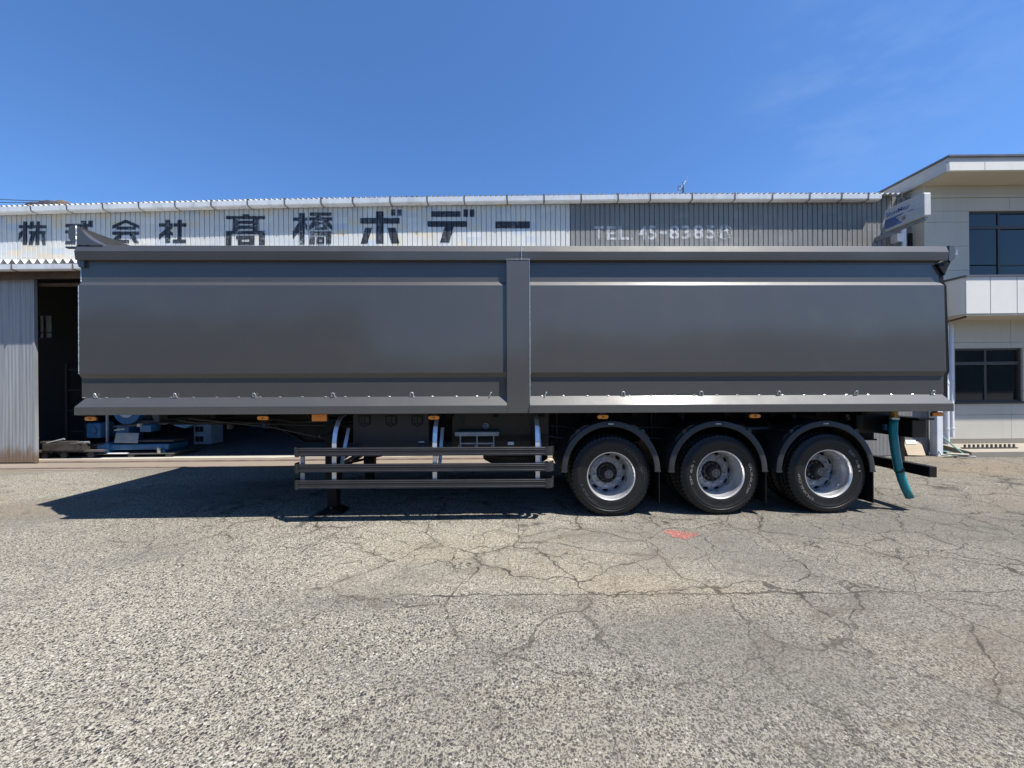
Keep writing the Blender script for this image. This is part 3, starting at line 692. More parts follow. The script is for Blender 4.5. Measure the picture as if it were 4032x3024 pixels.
# balcony
BX = 9.37; BY = 7.93
bal = obox('balcony', (BX + .02, BY + .02, 3.06), (OX1, BY + .12, 3.80), 'dark_joint')
j1 = at(3901, 1170, BY).x; j2 = at(4006, 1170, BY).x; jj = [BX, j1, j2, j2 + (j2 - j1), j2 + 2 * (j2 - j1), j2 + 3 * (j2 - j1), j2 + 5 * (j2 - j1)]
for a_, b_ in zip(jj, jj[1:]): MB().box(ol(a_ + .004, BY, 3.06), ol(b_ - .018, BY + .018, 3.81)).build('balcony_panel', 'office_white', bal)
for b_ in jj[1:]: MB().box(ol(b_ - .018, BY + .004, 3.06), ol(b_ + .004, BY + .02, 3.81)).build('balcony_joint', 'office_render', bal)
MB().box(ol(BX, BY + .02, 3.06), ol(BX + .02, OY - .002, 3.81)).build('balcony_side', 'office_white', bal)
MB().box(ol(BX + .02, BY + .12, 3.06), ol(BX + .1, OY - .002, 3.8)).build('balcony_side_core', 'office_white', bal)
MB().box(ol(BX - .02, BY - .02, 3.812), ol(OX1, BY + .14, 3.85)).box(ol(BX - .02, BY + .14, 3.812), ol(BX + .12, OY - .002, 3.85)).build('balcony_cap', 'roof_cap_dark', bal)
MB().box(ol(BX + .01, BY + .01, 3.02), ol(OX1, OY - .002, 3.058)).build('balcony_floor', 'soffit_board', bal)
MB().tube([ol(9.42, 7.98, 3.0), ol(9.40, 8.25, 2.96), ol(9.38, 8.5, 2.93)], .02, 8).build('balcony_drain', 'rust_beam', bal)
# downpipes at the corner
for (px, y, z0) in ((3727, 8.34, .30), (3746, 8.46, .44)):
    x = at(px, 1690, y).x
    m = MB().tube([ol(x, y, z0), ol(x, y, 2.86), ol(x, y + .03, 2.93), ol(x, OY - .01, 2.97)], .045, 12)
    for zz in (.62, 1.6, 2.8): m.tube([ol(x, y, zz), ol(x, y, zz + .03)], .053, 12)
    m.build('downpipe', 'pipe_white', ob, smooth=True)
# step slab
MB().prism([(7.9, .06), (7.9, .21), (OY - .02, .285), (OY - .02, .06)], lambda p: ol(9.42, p[0], p[1]), lambda p: ol(OX1, p[0], p[1])).build('entrance_step', 'concrete', ob)
# rack on the step
ra = at(3788, 1766, 8.15); rb = at(4003, 1763, 8.15)
rk = tag(empty('metal_rack', (ra.x, 8.15, .243)), 'low dark steel strip with a row of short pegs on the concrete step', 'rack')
L = rb.x - ra.x
box('base_strip', (0, -.03, .0), (L, .03, .018), 'scrap_steel', rk)
pg = MB().box((-.014, -.012, .018), (.014, .012, .085)).mesh('peg', 'scrap_steel')
for i in range(12): link('peg', pg, rk, (.06 + (L - .12) * i / 11 , 0, 0))

# projecting sign ---------------------------------------------------
SX = 8.27
sg = tag(empty('projecting_sign', (SX, 8.12, 5.22)), 'weathered white box sign with faded blue print projecting from the wall beside the office', 'sign')
prof = [(-.41, -.21), (-.40, -.235), (-.37, -.245), (.37, -.245), (.40, -.235), (.41, -.21), (.41, .21), (.40, .235), (.37, .245), (-.37, .245), (-.40, .235), (-.41, .21)]
MB().prism(prof, lambda p: (.02, p[0], p[1]), lambda p: (.15, p[0], p[1])).build('sign_box', 'sign_face', sg, bevel=.006)
MB().prism([(a * .97, b * .95) for a, b in prof], lambda p: (.012, p[0], p[1]), lambda p: (.022, p[0], p[1])).build('sign_panel', 'sign_face', sg)
# print: y runs from the wall (+) to the street (-); reading left to right as seen from the yard
def sprint(s, y0, y1, z0, z1, mat, bold=0):
    vs, fs, _ = fit_text(s, bold)
    MB().add([(.009, y0 + u * (y1 - y0), z0 + v * (z1 - z0)) for u, v in vs], fs).build('sign_lettering', mat, sg)
sprint('ShinMaywa', .37, -.30, .035, .155, 'sign_blue', .02)
m = MB().add([(.0095, .395, -.02), (.0095, -.37, -.02), (.0095, -.37, .012), (.0095, .395, .012)], [(0, 1, 2, 3)])
m.add([(.0095, .395, -.185), (.0095, .02, -.185), (.0095, .16, -.021), (.0095, .395, -.021)], [(0, 1, 2, 3)]).build('sign_band', 'sign_blue', sg)
try:
    vs, fs, _ = fit_text('指定工場', .012)
    MB().add([(.0085, .365 + u * -.42, -.16 + v * .105) for u, v in vs], fs).build('sign_lettering', 'faded_print', sg)
except Exception as e: print('no cjk', e)
MB().box((.06, -.38, -.30), (.12, .68, -.25)).box((.05, .3, -.36), (.09, .68, -.30)).build('sign_bracket', 'galvanised', sg)

# ================================================================== THE SEMI-TRAILER
tr = tag(empty('semi_trailer'), 'long dark grey three axle tipping semi trailer parked across the yard', 'semi trailer')
tr.matrix_world = TM
PM = 'grey_metallic_paint'; BK = 'black_chassis_paint'
zt = lambda py: tz(py, 0)
Z = dict(rim_top=zt(969), rim_mid=zt(994), rim_bot=zt(1027), led0=zt(1108), led1=zt(1123), main_b=zt(1467), ch_b=zt(1484), low_b=zt(1560), fl_b=tz(1596, -.045), bot=tz(1627, -.045))
XF = tx(309.5, 0, 1250); XRt = tx(3718, 0, 1120); XRb = tx(3726, 0, 1470)
XC0 = tx(1994, -.03, 1300); XC1 = tx(2086, -.03, 1300)
XFL = tx(293, -.045, 1610); XFR = tx(3755, -.045, 1600); XRL = tx(293, -.03, 980); XRR = tx(3735, -.03, 1000)
panel = [(.03, Z['rim_bot'] + .03), (.03, Z['led0']), (0, Z['led1']), (0, Z['main_b']), (.032, Z['ch_b']), (.032, Z['low_b'] - .001), (.06, Z['low_b'] - .001), (.06, Z['rim_bot'] + .03)]
def xr_at(z): return XRt + (XRb - XRt) * (Z['led1'] - z) / (Z['led1'] - Z['main_b'])
def side(name, x0, x1, slant):
    return MB().prism(panel, lambda p: (x0, p[0], p[1]), lambda p: ((xr_at(p[1]) - (.03 if p[0] > .02 and p[1] > 2 else 0)) if slant else x1, p[0], p[1])).build(name, PM, tr, bevel=.004)
side('side_panel', XF, XC0 + .002, False); side('side_panel', XC1 - .002, 0, True)
sill = [(.032, Z['low_b'] + .001), (-.05, Z['fl_b']), (-.05, Z['bot']), (.06, Z['bot']), (.06, Z['low_b'] - .003)]
for x0, x1, e0, e1 in ((XFL, XC0 + .002, .055, 0), (XC1 - .002, XFR, 0, -.05)):
    MB().prism(sill, lambda p: (x0 + (e0 if p[0] > 0 and p[1] > Z['fl_b'] + .01 else 0), p[0], p[1]), lambda p: (x1 + (e1 if p[0] > 0 and p[1] > Z['fl_b'] + .01 else 0), p[0], p[1])).build('sill_rail', PM, tr, bevel=.004)
rim = [(-.008, Z['rim_top']), (-.036, Z['rim_mid']), (-.024, Z['rim_bot']), (.10, Z['rim_bot']), (.13, Z['rim_mid']), (.13, Z['rim_top'])]
XJ = tx(2053 if False else 2053, -.03, 1000)
for x0, x1 in ((XRL, XJ), (XJ + .001, XRR)): MB().alongx(rim, x0, x1).build('top_rail', PM, tr, bevel=.004)
MB().alongx([(.025, Z['rim_bot'] - .034), (.025, Z['rim_bot'] - .028), (.062, Z['rim_bot'] - .004), (.062, Z['rim_bot'] - .034)], XF + .03, XRt).build('shadow_gap_lip', PM, tr)
MB().box((XC0, -.03, Z['bot'] - .002), (XC1, .06, zt(1025))).build('centre_post', PM, tr, bevel=.006)
def bead(pts, r=.0045): MB().tube([(p[0] + random.uniform(-.0012, .0012), p[1], p[2]) for p in pts], [r * random.uniform(.7, 1.3) for _ in pts], 6).build('weld_seam', 'weld', tr)
def lerp(a, b, n): return [tuple(a[k] + (b[k] - a[k]) * i / n for k in range(3)) for i in range(n + 1)]
zc = zt(1025)
bead(lerp((XC0, -.031, zc + .002), (XC1, -.031, zc + .002), 30)); bead(lerp((XC1 + .003, -.004, Z['led1']), (XC1 + .003, -.004, Z['bot'] + .02), 120), .005)
bead(lerp((XJ, -.009, Z['rim_top']), (XJ, -.037, Z['rim_mid']), 14) + lerp((XJ, -.037, Z['rim_mid']), (XJ, -.026, Z['rim_bot']), 14), .006)
bead(lerp((XF, .028, Z['rim_bot'] - .03), (XF, .028, Z['led0']), 20)); bead(lerp((XF, .0, Z['led1']), (XF, .0, Z['main_b']), 80), .004)
bead(lerp((XC1 - .002, -.03, Z['bot']), (XC1 - .002, -.03, zc), 90), .003)
# rear of the body: tailgate edge, top frame, gusset
tg = [(XRt + .046, Z['rim_bot'] - .1), (XRt + .046, Z['led0'] + .02), (XRt + .084, Z['led1']), (XRb + .097, Z['main_b']), (XRb + .072, Z['ch_b']), (XRb + .072, Z['bot'] + .02), (XRb - .05, Z['bot'] + .02), (XRt - .07, Z['rim_bot'] - .1)]
MB().alongy(tg, .045, 2.46).build('tailgate', 'deep_black', tr, bevel=.005)
hx = [tl(px, py, .0) for px, py in ((3735, 967), (3753, 968), (3761, 988), (3757, 1020), (3741, 1032), (3733, 1027))]
MB().alongy([(p.x, p.z) for p in hx], -.01, 2.5).build('tailgate_head', PM, tr, bevel=.003)
gs = [tl(px, py, .02) for px, py in ((3682, 1040), (3735, 1034), (3716, 1070), (3712, 1085), (3704, 1075))]
MB().alongy([(p.x, p.z) for p in gs], -.005, .028).build('hinge_gusset', 'deep_black', tr)
p = tl(3761, 986, .1); MB().box((p.x, .1, p.z - .06), (p.x + .035, .16, p.z)).box((p.x + .0, .1, p.z - .002), (p.x + .05, .16, p.z + .008)).build('latch_tab', 'galvanised', tr)
# front: bulkhead, headboard, corner gusset
MB().box((XF + .003, .062, Z['bot']), (XF + .06, 2.44, 3.42)).build('bulkhead', PM, tr)
hb = [(XRL - .06, 3.425), (XRL - .082, 3.46), (XRL - .085, 3.53), (XRL - .078, 3.585), (XRL - .055, 3.605), (XRL + .004, 3.61), (XRL + .004, 3.385), (XRL - .0, 3.375)]
MB().alongy(hb, -.022, 2.5).build('headboard', PM, tr, bevel=.004)
curve = [(301, 902.5), (321, 903), (325, 908), (330, 916), (340, 927), (352, 938), (364, 946), (376, 952), (388, 958), (399, 962), (402, 966)]
cp = [tl(px, py, -.022) for px, py in curve]
zb = Z['rim_top'] + .001
gp = [(cp[0].x, zb)] + [(p.x, p.z) for p in cp[:-1]] + [(cp[-1].x, zb)]
MB().alongy(gp, -.022, -.016).build('corner_gusset', PM, tr)
m = MB(); n = len(cp) - 1; vs = []
for i, p in enumerate(cp[1:]):
    f = i / (n - 1); vs += [(p.x, -.019, max(p.z, zb)), (p.x + .012 * f, -.019 + .19 * f ** .8, max(p.z, zb) + .003)]
m.add(vs, [(2 * i, 2 * i + 2, 2 * i + 3, 2 * i + 1) for i in range(n - 1)]); m.build('corner_fillet', PM, tr, smooth=True)
bead(lerp((cp[0].x, -.025, zb), (cp[0].x, -.025, 3.608), 24), .007)
p = tl(288, 982, .1); MB().box((p.x - .005, .02, p.z - .01), (XRL + .0, .06, p.z + .008)).build('front_tab', PM, tr)
MB().prism([(0, 0), (-.025, .06), (-.02, .16), (.02, .22), (.06, .22), (.06, 0)], lambda p: (XRL + .02 + p[0], .0, Z['rim_bot'] - .08 + p[1]), lambda p: (XRL + .02 + p[0], .12, Z['rim_bot'] - .08 + p[1])).build('front_corner_plate', PM, tr)
# far side, floor
far = [(2.5 - y, z) for y, z in panel]; MB().alongx(far, XF, XRb).build('far_side_panel', PM, tr)
MB().alongx([(2.5 - y, z) for y, z in sill], XFL, XFR).build('far_sill_rail', PM, tr)
MB().alongx([(2.5 - y, z) for y, z in rim], XRL, XRR).build('far_top_rail', PM, tr)
MB().box((XF + .06, .062, Z['bot'] + .02), (XRb - .05, 2.438, Z['bot'] + .08)).build('floor', BK, tr)
# rope hooks
hp = [(-.022, 0, 0), (-.024, -.012, .022), (-.020, -.018, .040), (-.008, -.021, .052), (.008, -.021, .052), (.020, -.018, .040), (.024, -.012, .022), (.022, 0, 0)]
hook = MB().tube(hp, .0065, 8).box((-.034, -.006, -.006), (-.012, .004, .008)).box((.012, -.006, -.006), (.034, .004, .008)).mesh('rope_hook', 'bright_aluminium', True)
for i, px in enumerate((375, 689, 1001, 1311, 1621, 1930, 2147, 2455, 2762, 3068, 3371, 3675)):
    o = link('rope_hook', hook, tr, (tx(px, .02, 1560), .028, Z['low_b'] + .004)); o.scale = (.8, .8, .85); o.rotation_euler = (R((i * 37) % 7 - 3), R((i * 53) % 9 - 4), R(70 if i in (5, 6) else (i * 29) % 25 - 12))
m = MB()
for px in range(330, 3700, 86):
    if 1960 < px < 2110: continue
    x = tx(px + random.uniform(-5, 5), .02, 1560); m.tube([(x - .016, .03, Z['low_b']), (x, .026, Z['low_b'] + .002), (x + .016, .03, Z['low_b'])], .0045, 6)
m.build('weld_stitches', 'weld', tr)
# marker lamps
def capsule(w_, h_, n=8):
    pts = []
    r = h_ / 2
    for i in range(n + 1): a_ = math.pi / 2 - math.pi * i / n; pts.append((w_ / 2 - r + r * math.cos(a_), r * math.sin(a_)))
    for i in range(n + 1): a_ = -math.pi / 2 - math.pi * i / n; pts.append((-w_ / 2 + r + r * math.cos(a_), r * math.sin(a_)))
    return pts
def lamp(px, py, w_, h_, y, rect=False, base=False):
    p = tl(px, py, y); e = empty('marker_lamp', p, tr)
    pts = [(-w_ / 2, -h_ / 2), (w_ / 2, -h_ / 2), (w_ / 2, h_ / 2), (-w_ / 2, h_ / 2)] if rect else capsule(w_, h_)
    MB().alongy([(a * 1.08, b * 1.15) for a, b in pts], 0, .014).build('lamp_base', 'black_plastic', e)
    MB().alongy(pts, -.022, -.001).build('lens', 'amber_lens', e, bevel=.006)
    MB().tube([(0, -.026, 0), (0, -.02, 0)], h_ * .22, 10).build('lamp_core', 'embossed_rubber' if not rect else 'amber_lens', e)
    MB().box((-.03, .014, -.01), (.03, .03, h_ * .5 + .06)).build('lamp_bracket', BK, e)
for px, py in ((362, 1648), (1038, 1645.5), (1709, 1644), (2373, 1641), (2970, 1637.5)): lamp(px, py, .135, .048, .03)
lamp(1260, 1644, .185, .088, .10, True); lamp(3688, 1631, .125, .044, .03, True)
# chassis
for y0 in (.72, 1.66):
    m = MB().alongy([(-2.9, .88), (5.2, .88), (5.2, 1.31), (-4.95, 1.31), (-4.95, 1.17), (-3.4, 1.17)], y0 + .045, y0 + .06)
    m.alongy([(-2.9, .87), (5.2, .87), (5.2, .89), (-2.9, .89)], y0, y0 + .12); m.box((-4.95, y0, 1.30), (5.2, y0 + .12, 1.325))
    m.prism([(-3.4, 1.16), (-2.9, .87), (-2.9, .89), (-3.4, 1.18)], lambda p: (p[0], y0, p[1]), lambda p: (p[0], y0 + .12, p[1])); m.box((-4.95, y0, 1.16), (-3.4, y0 + .12, 1.18))
    m.build('main_beam', 'deep_black', tr)
for x in [-4.6 + .62 * i for i in range(16)]: MB().box((x, .42, 1.25), (x + .07, 2.1, 1.333)).build('cross_member', 'deep_black', tr)
for x in (-1.6, -.8, .45, .62, 1.95, 3.3): MB().box((x, .68, .89), (x + .012, .76, 1.3)).build('stiffener', BK, tr)
MB().box((-4.9, .9, 1.12), (-3.6, 1.6, 1.16)).build('coupling_plate', 'deep_black', tr); MB().tube([(-4.3, 1.25, 1.02), (-4.3, 1.25, 1.13)], .045, 14).build('king_pin', 'machine_dark', tr)
for x in (1.243, 2.635, 4.02):
    MB().tube([(x, .3, .52), (x, 2.2, .52)], .075, 14).build('axle', BK, tr, smooth=True)
    for y0 in (.78, 1.66): MB().prism([(x - .62, .95), (x - .1, .58), (x + .35, .60), (x + .35, .66), (x - .05, .68), (x - .55, 1.02)], lambda p: (p[0], y0, p[1]), lambda p: (p[0], y0 + .07, p[1])).tube([(x + .3, y0 + .04, .64), (x + .3, y0 + .04, .9)], .13, 14).build('suspension', 'deep_black', tr)
for k, (x0, x1, y0, z0) in enumerate(((-4.6, -2.2, .66, 1.21), (.5, 4.9, .64, 1.12), (.4, 4.4, .60, .97), (-1.0, 1.2, .57, .80))):
    n_ = 9; pts = [(x0 + (x1 - x0) * i / n_, y0 + random.uniform(-.015, .015), z0 - .05 * math.sin(math.pi * ((i * 1.6) % 1)) + random.uniform(-.012, .012)) for i in range(n_ + 1)]
    MB().tube(pts, .011 if k else .014, 7).build('air_line', ('dull_black', 'black_plastic', 'rail_grey', 'dull_black')[k], tr, smooth=True)
MB().tube([(3.05, .62, 1.05), (3.6, .62, 1.05)], .12, 18).build('air_tank', BK, tr, smooth=True)
for x in (3.15, 3.5): MB().tube([(x, .62, 1.05), (x + .03, .62, 1.05)], .125, 18).build('tank_strap', 'rail_grey', tr)
bolt_me = MB().tube([(0, 0, 0), (0, -.016, 0)], .014, 6).mesh('beam_bolt', 'rail_grey')
for x in [-2.6 + .31 * i for i in range(25)]:
    for z in (.93, 1.27): link('beam_bolt', bolt_me, tr, (x, .764, z))
for px in (2680, 3120, 3330):
    p = tl(px, 1640, .5); MB().box((p.x, .5, p.z - .05), (p.x + .05, .52, p.z + .03)).box((p.x + .01, .47, p.z - .04), (p.x + .04, .5, p.z - .02)).build('cable_clip', 'rail_grey', tr)
# glossy black tank behind the side guard with stickers and a folded step
x0, x1 = tx(1775, .62), tx(2165, .62)
tk = MB().box((x0, .62, .74), (x1, 1.1, 1.31)).build('hydraulic_tank', BK, tr, bevel=.02)
for px in (2000, 2052, 2090): MB().box((tx(px, .6), .60, .76), (tx(px, .6) + .02, .622, 1.3)).build('tank_strap', BK, tk)
a_, b_ = tl(1900, 1666, .605), tl(1925, 1688, .605); MB().prism(capsule(b_.x - a_.x, (a_.z - b_.z)), lambda p: ((a_.x + b_.x) / 2 + p[0], .606, (a_.z + b_.z) / 2 + p[1]), lambda p: ((a_.x + b_.x) / 2 + p[0], .618, (a_.z + b_.z) / 2 + p[1])).build('warning_sticker', 'sticker_blue', tk)
m = MB()
for k in range(3): m.box((a_.x + .012, .603, b_.z + .012 + .02 * k), (b_.x - .012 - .01 * k, .607, b_.z + .02 + .02 * k))
m.build('sticker_print', 'black_plastic', tk)
a_, b_ = tl(2000, 1740, .55), tl(2023, 1752, .55); MB().box((a_.x, .55, b_.z), (b_.x, .556, a_.z)).box((a_.x + .02, .556, b_.z), (b_.x - .02, .62, a_.z - .005)).build('rating_plate', 'sticker_white', tk)
MB().box((tx(1801, .6), .6, tz(1671, .6)), (tx(1826, .6), .618, 1.3)).tube([(tx(1812, .58), .59, tz(1650, .6)), (tx(1812, .58), .62, tz(1650, .6))], .016, 10).build('gauge_plate', 'machine_dark', tk)
y = .40; a_, b_ = tl(1791, 1702, y), tl(1964, 1717, y)
fs_ = MB().prism([(0, .02), (.012, 0), (1 - .012, 0), (1, .02), (1, 1), (0, 1)], lambda p: (a_.x + p[0] * (b_.x - a_.x), y, b_.z + p[1] * (a_.z - b_.z)), lambda p: (a_.x + p[0] * (b_.x - a_.x), y + .2, b_.z + p[1] * (a_.z - b_.z))).build('folding_step', 'galvanised', tr, bevel=.003)
m = MB(); zl = tz(1785, y)
for px in (1811, 1877, 1943): x = tx(px, y); m.box((x - .009, y + .01, zl), (x + .009, y + .03, b_.z)); m.box((x - .028, y + .0, zl), (x - .018, y + .02, tz(1752, y)))
zz = tz(1746, y); m.box((tx(1811, y), y + .012, zz - .01), (tx(1943, y), y + .028, zz + .01)); m.build('step_frame', 'galvanised', fs_)
MB().box((tx(1905, y), y - .004, zz - .026), (tx(1918, y), y + .01, zz - .014)).build('step_catch', 'red_reflector', fs_)
# black tool locker with three shields
y = .34; x0, x1 = tx(1388, y), tx(1690, y)
lk = MB().box((x0, y, .80), (x1, .70, 1.33)).build('tool_locker', 'black_plastic', tr, bevel=.02)
for px in (1436.5, 1540.5, 1643.5):
    c_ = tl(px, 1656, y); sh = [(-.078, .07), (.078, .07), (.078, -.045), (0, -.085), (-.078, -.045)]
    f0 = lambda k, yy: (lambda p: (c_.x + p[0] * k, yy, c_.z + p[1] * k))
    MB().prism(sh, f0(1, y - .004), f0(1, y + .001)).build('shield_recess', 'hole_black', lk)
    MB().prism(sh, f0(.72, y - .010), f0(.72, y - .003)).build('shield_boss', 'black_plastic', lk)
    MB().box((c_.x - .042, y - .013, c_.z - .035), (c_.x - .032, y - .009, c_.z + .035)).box((c_.x - .042, y - .013, c_.z - .045), (c_.x + .042, y - .009, c_.z - .033)).box((c_.x - .004, y - .013, c_.z - .026), (c_.x + .008, y - .009, c_.z + .036)).box((c_.x - .016, y - .013, c_.z + .024), (c_.x - .004, y - .009, c_.z + .034)).box((c_.x - .016, y - .013, c_.z - .026), (c_.x + .022, y - .009, c_.z - .018)).build('shield_numeral', 'hole_black', lk)
vs, fs, _ = fit_text('OAREN', .02); a_, b_ = tl(1648, 1743, y), tl(1671, 1737, y)
MB().add([(a_.x + u * (b_.x - a_.x), y - .003, a_.z + v * (b_.z - a_.z)) for u, v in vs], fs).build('locker_lettering', 'white_print', lk)
for p0, p1 in ((1368, 1405), (1641, 1675)): MB().box((tx(p0, .2), .2, tz(1766, .2)), (tx(p1, .2), .26, tz(1753, .2))).build('bump_stop', 'rail_grey', tr, bevel=.004)
# landing legs
lx = tx(1307, .45)
for y0 in (.42, 1.78):
    lg = MB().box((lx - .082, y0, .32), (lx + .082, y0 + .16, 1.24)).build('landing_leg', 'deep_black', tr, bevel=.008)
    MB().box((lx - .062, y0 + .02, .06), (lx + .062, y0 + .14, .42)).build('inner_leg', 'deep_black', lg, bevel=.006)
    zf = .001 + lx * .00524
    MB().alongy([(lx - .16, zf + .0), (lx + .16, zf + .0), (lx + .165, zf + .012), (lx + .10, zf + .035), (lx + .07, zf + .06), (lx - .07, zf + .06), (lx - .10, zf + .035), (lx - .165, zf + .012)], y0 - .04, y0 + .2).build('foot_plate', 'deep_black', lg, bevel=.004)
    MB().tube([(lx, y0 - .01, zf + .07), (lx, y0 + .17, zf + .07)], .02, 10).build('foot_pin', 'machine_dark', lg)
for (z0, z1, xo) in ((.55, .95, .09), (.95, .58, .11), (.5, .62, .5)):
    MB().tube([(lx + .05, .55, z0 + .1), (lx + xo + .25, 1.8, z1)], .018, 8).build('leg_brace', BK, tr)
MB().tube([(lx + .1, .45, .62), (lx + .62, .62, .92)], .022, 8).tube([(lx + .1, .5, .56), (lx + .62, .9, .92)], .02, 8).build('leg_stay', BK, tr)
MB().tube([(lx + .0, .1, 1.05), (lx + .0, .5, 1.05)], .012, 8).build('leg_crank', 'machine_dark', tr)
MB().tube([(-4.4, .6, 1.24), (-3.8, .5, 1.19), (-3.2, .5, 1.12), (-2.6, .45, 1.0), (-2.4, .5, .95)], .012, 8).tube([(-4.4, .7, 1.2), (-3.6, .62, 1.17), (-2.9, .6, 1.14), (-2.1, .5, 1.13)], .010, 8).build('air_line', 'dull_black', tr)
# side guard
zg = [((tz(a, 0, 1700) + tz(b, 0, 1700)) / 2, tz(a, 0, 1700) - tz(b, 0, 1700)) for a, b in ((1763, 1795), (1827, 1858), (1890, 1922.5))]
gx0, gx1 = tx(1166, .0, 1850), tx(2147, .0, 1850); gxl, gxr = tx(1149, .0, 1850), tx(2182, .0, 1850)
for zc_, h in zg:
    q = h / 2
    pf = [(.045, q), (.0, q), (-.004, q * .86), (0, q * .70), (0, q * .52), (-.005, q * .45), (-.005, q * .36), (0, q * .30), (0, -q * .55), (-.005, -q * .62), (-.005, -q * .74), (0, -q * .80), (-.003, -q * .93), (0, -q), (.045, -q)]
    gr = MB().alongx([(a, zc_ + b) for a, b in pf], gx0, gx1).build('guard_rail', 'rail_grey', tr)
    cq = q * 1.10; prof = [(0.004, zc_ - cq), (0.004, zc_ + cq), (-.012, zc_ + cq), (-.012, zc_ - cq)]
    rr = .085
    def arc(s_, xe): return [(gx1 - .0 if s_ > 0 else gx0, 0.0)] + [(xe - s_ * rr + s_ * rr * math.sin(a_ * math.pi / 16), rr - rr * math.cos(a_ * math.pi / 16)) for a_ in range(9)] + [(xe, rr + .07)]
    MB().strip(arc(1, gxr), prof).build('end_cap', 'rail_grey', gr, smooth=True)
    MB().strip([(a, b) for a, b in reversed(arc(-1, gxl))], prof).build('end_cap', 'rail_grey', gr, smooth=True)
z_hi, z_lo = zg[0][0], zg[2][0]
for px in (1314, 1711, 2117):
    x = tx(px, .04, 1800)
    path = [(.048, z_lo - .03), (.048, z_hi + .05), (.055, z_hi + .12), (.08, z_hi + .22), (.12, z_hi + .30), (.18, z_hi + .37), (.26, z_hi + .42), (.36, z_hi + .44)]
    vs = []; 
    for i, (yy, zz) in enumerate(path):
        y0_, z0_ = path[max(0, i - 1)]; y1_, z1_ = path[min(len(path) - 1, i + 1)]; d = Vector((y1_ - y0_, z1_ - z0_)).normalized()
        ny, nz = -d.y, d.x
        vs += [(x - .026, yy, zz), (x + .026, yy, zz), (x + .026, yy - ny * .014, zz - nz * .014), (x - .026, yy - ny * .014, zz - nz * .014)]
    m = MB().add(vs, [(4 * i + j, 4 * i + (j + 1) % 4, 4 * i + 4 + (j + 1) % 4, 4 * i + 4 + j) for i in range(len(path) - 1) for j in range(4)] + [(0, 1, 2, 3)])
    up_ = m.build('guard_upright', 'bright_aluminium', tr)
    MB().prism([(.13, .62), (.15, .62), (.40, 1.12), (.38, 1.12)], lambda p: (x + .02, p[0], p[1]), lambda p: (x + .062, p[0], p[1])).build('upright_stay', 'bright_aluminium', up_)
    for zz in (.80, .62): MB().tube([(x + .03, .035, zz), (x + .03, .07, zz)], .008, 8).build('bolt', 'bright_aluminium', up_)
x = tx(1190, .04, 1850); MB().box((x - .025, .046, z_lo - .03), (x + .025, .06, z_hi + .03)).build('guard_upright', 'galvanised', tr)

# wheels -------------------------------------------------------------
RT = .517
def tyre_mesh():
    hw = .138
    pr = [(.292, .012), (.300, -.001), (.315, -.008), (.335, -.010), (.37, -.013), (.405, -.013), (.408, -.015), (.432, -.011), (.435, -.014), (.440, -.010), (.445, -.012), (.450, -.007), (.456, -.009), (.462, -.003), (.472, .003), (.486, .010),
          (.500, .016), (.509, .026), (.513, .07), (.505, .074), (.505, .084), (.515, .088), (.517, .125), (.507, .129), (.507, .145)]
    pr = pr + [(r, .274 - y) for r, y in reversed(pr)]
    n = 228; K = len(pr)
    def mod(i, j):
        jj = min(j, K - 1 - j)
        if 15 <= jj <= 18: return -.013 if i % 4 == 0 else 0
        if 21 <= jj <= 22: return -.010 if (i + 2) % 4 == 0 else 0
        return 0
    return MB().lathe(pr, n, mod=mod).mesh('tyre', 'rubber', True)
TY = tyre_mesh()
def rim_mesh():
    pr = [(.292, .03), (.306, .012), (.309, .0), (.306, -.008), (.299, -.008), (.294, .0), (.289, .012), (.286, .03), (.287, .060), (.281, .075), (.278, .10), (.270, .115), (.268, .17), (.264, .19), (.264, .245)]
    return MB().lathe(pr, 96).mesh('rim', 'rim_silver', True)
RM = rim_mesh()
def disc_mesh():
    m = MB(); m.lathe([(.134, .235), (.134, .218), (.140, .212), (.205, .212), (.212, .216), (.215, .224)], 80)
    # conical ring with ten hand holes
    n = 10; N = 20; ra, rb, da, db = .215, .264, .224, .246
    for k_ in range(n):
        a0 = 2 * math.pi * (k_ + .5) / n; hwid = math.pi / n
        outer = []; inner = []
        for i in range(N):
            th = 2 * math.pi * i / N; cx_, sx_ = math.cos(th), math.sin(th); s_ = 1 / max(abs(cx_), abs(sx_))
            outer.append((a0 + hwid * cx_ * s_, .5 + .5 * sx_ * s_)); inner.append((a0 + hwid * .52 * cx_, .5 + .40 * sx_))
        def pt(q, back=0): r = ra + (rb - ra) * q[1]; return (r * math.cos(q[0]), da + (db - da) * q[1] + back, r * math.sin(q[0]))
        vs = [pt(q) for q in outer] + [pt(q) for q in inner] + [pt(q, .012) for q in inner]
        m.add(vs, [(i, (i + 1) % N, N + (i + 1) % N, N + i) for i in range(N)] + [(N + i, N + (i + 1) % N, 2 * N + (i + 1) % N, 2 * N + i) for i in range(N)])
    return m.mesh('wheel_disc', 'disc_silver', True)
DM = disc_mesh()
BACK = MB().lathe([(.0, .30), (.2655, .30), (.2655, .262)], 48).mesh('brake_drum', 'hole_black')
def hub_mesh():
    m = MB().lathe([(.136, .24), (.132, .214), (.124, .205), (.112, .216), (.09, .20), (.082, .165), (.072, .14), (.066, .118), (.058, .104), (.0, .104)], 48)
    for i in range(10):
        a_ = 2 * math.pi * (i + .5) / 10; m.tube([(.108 * math.cos(a_), .19, .108 * math.sin(a_)), (.108 * math.cos(a_), .215, .108 * math.sin(a_))], .012, 6)
    return m.mesh('hub', 'black_hub', True)
HM = hub_mesh()
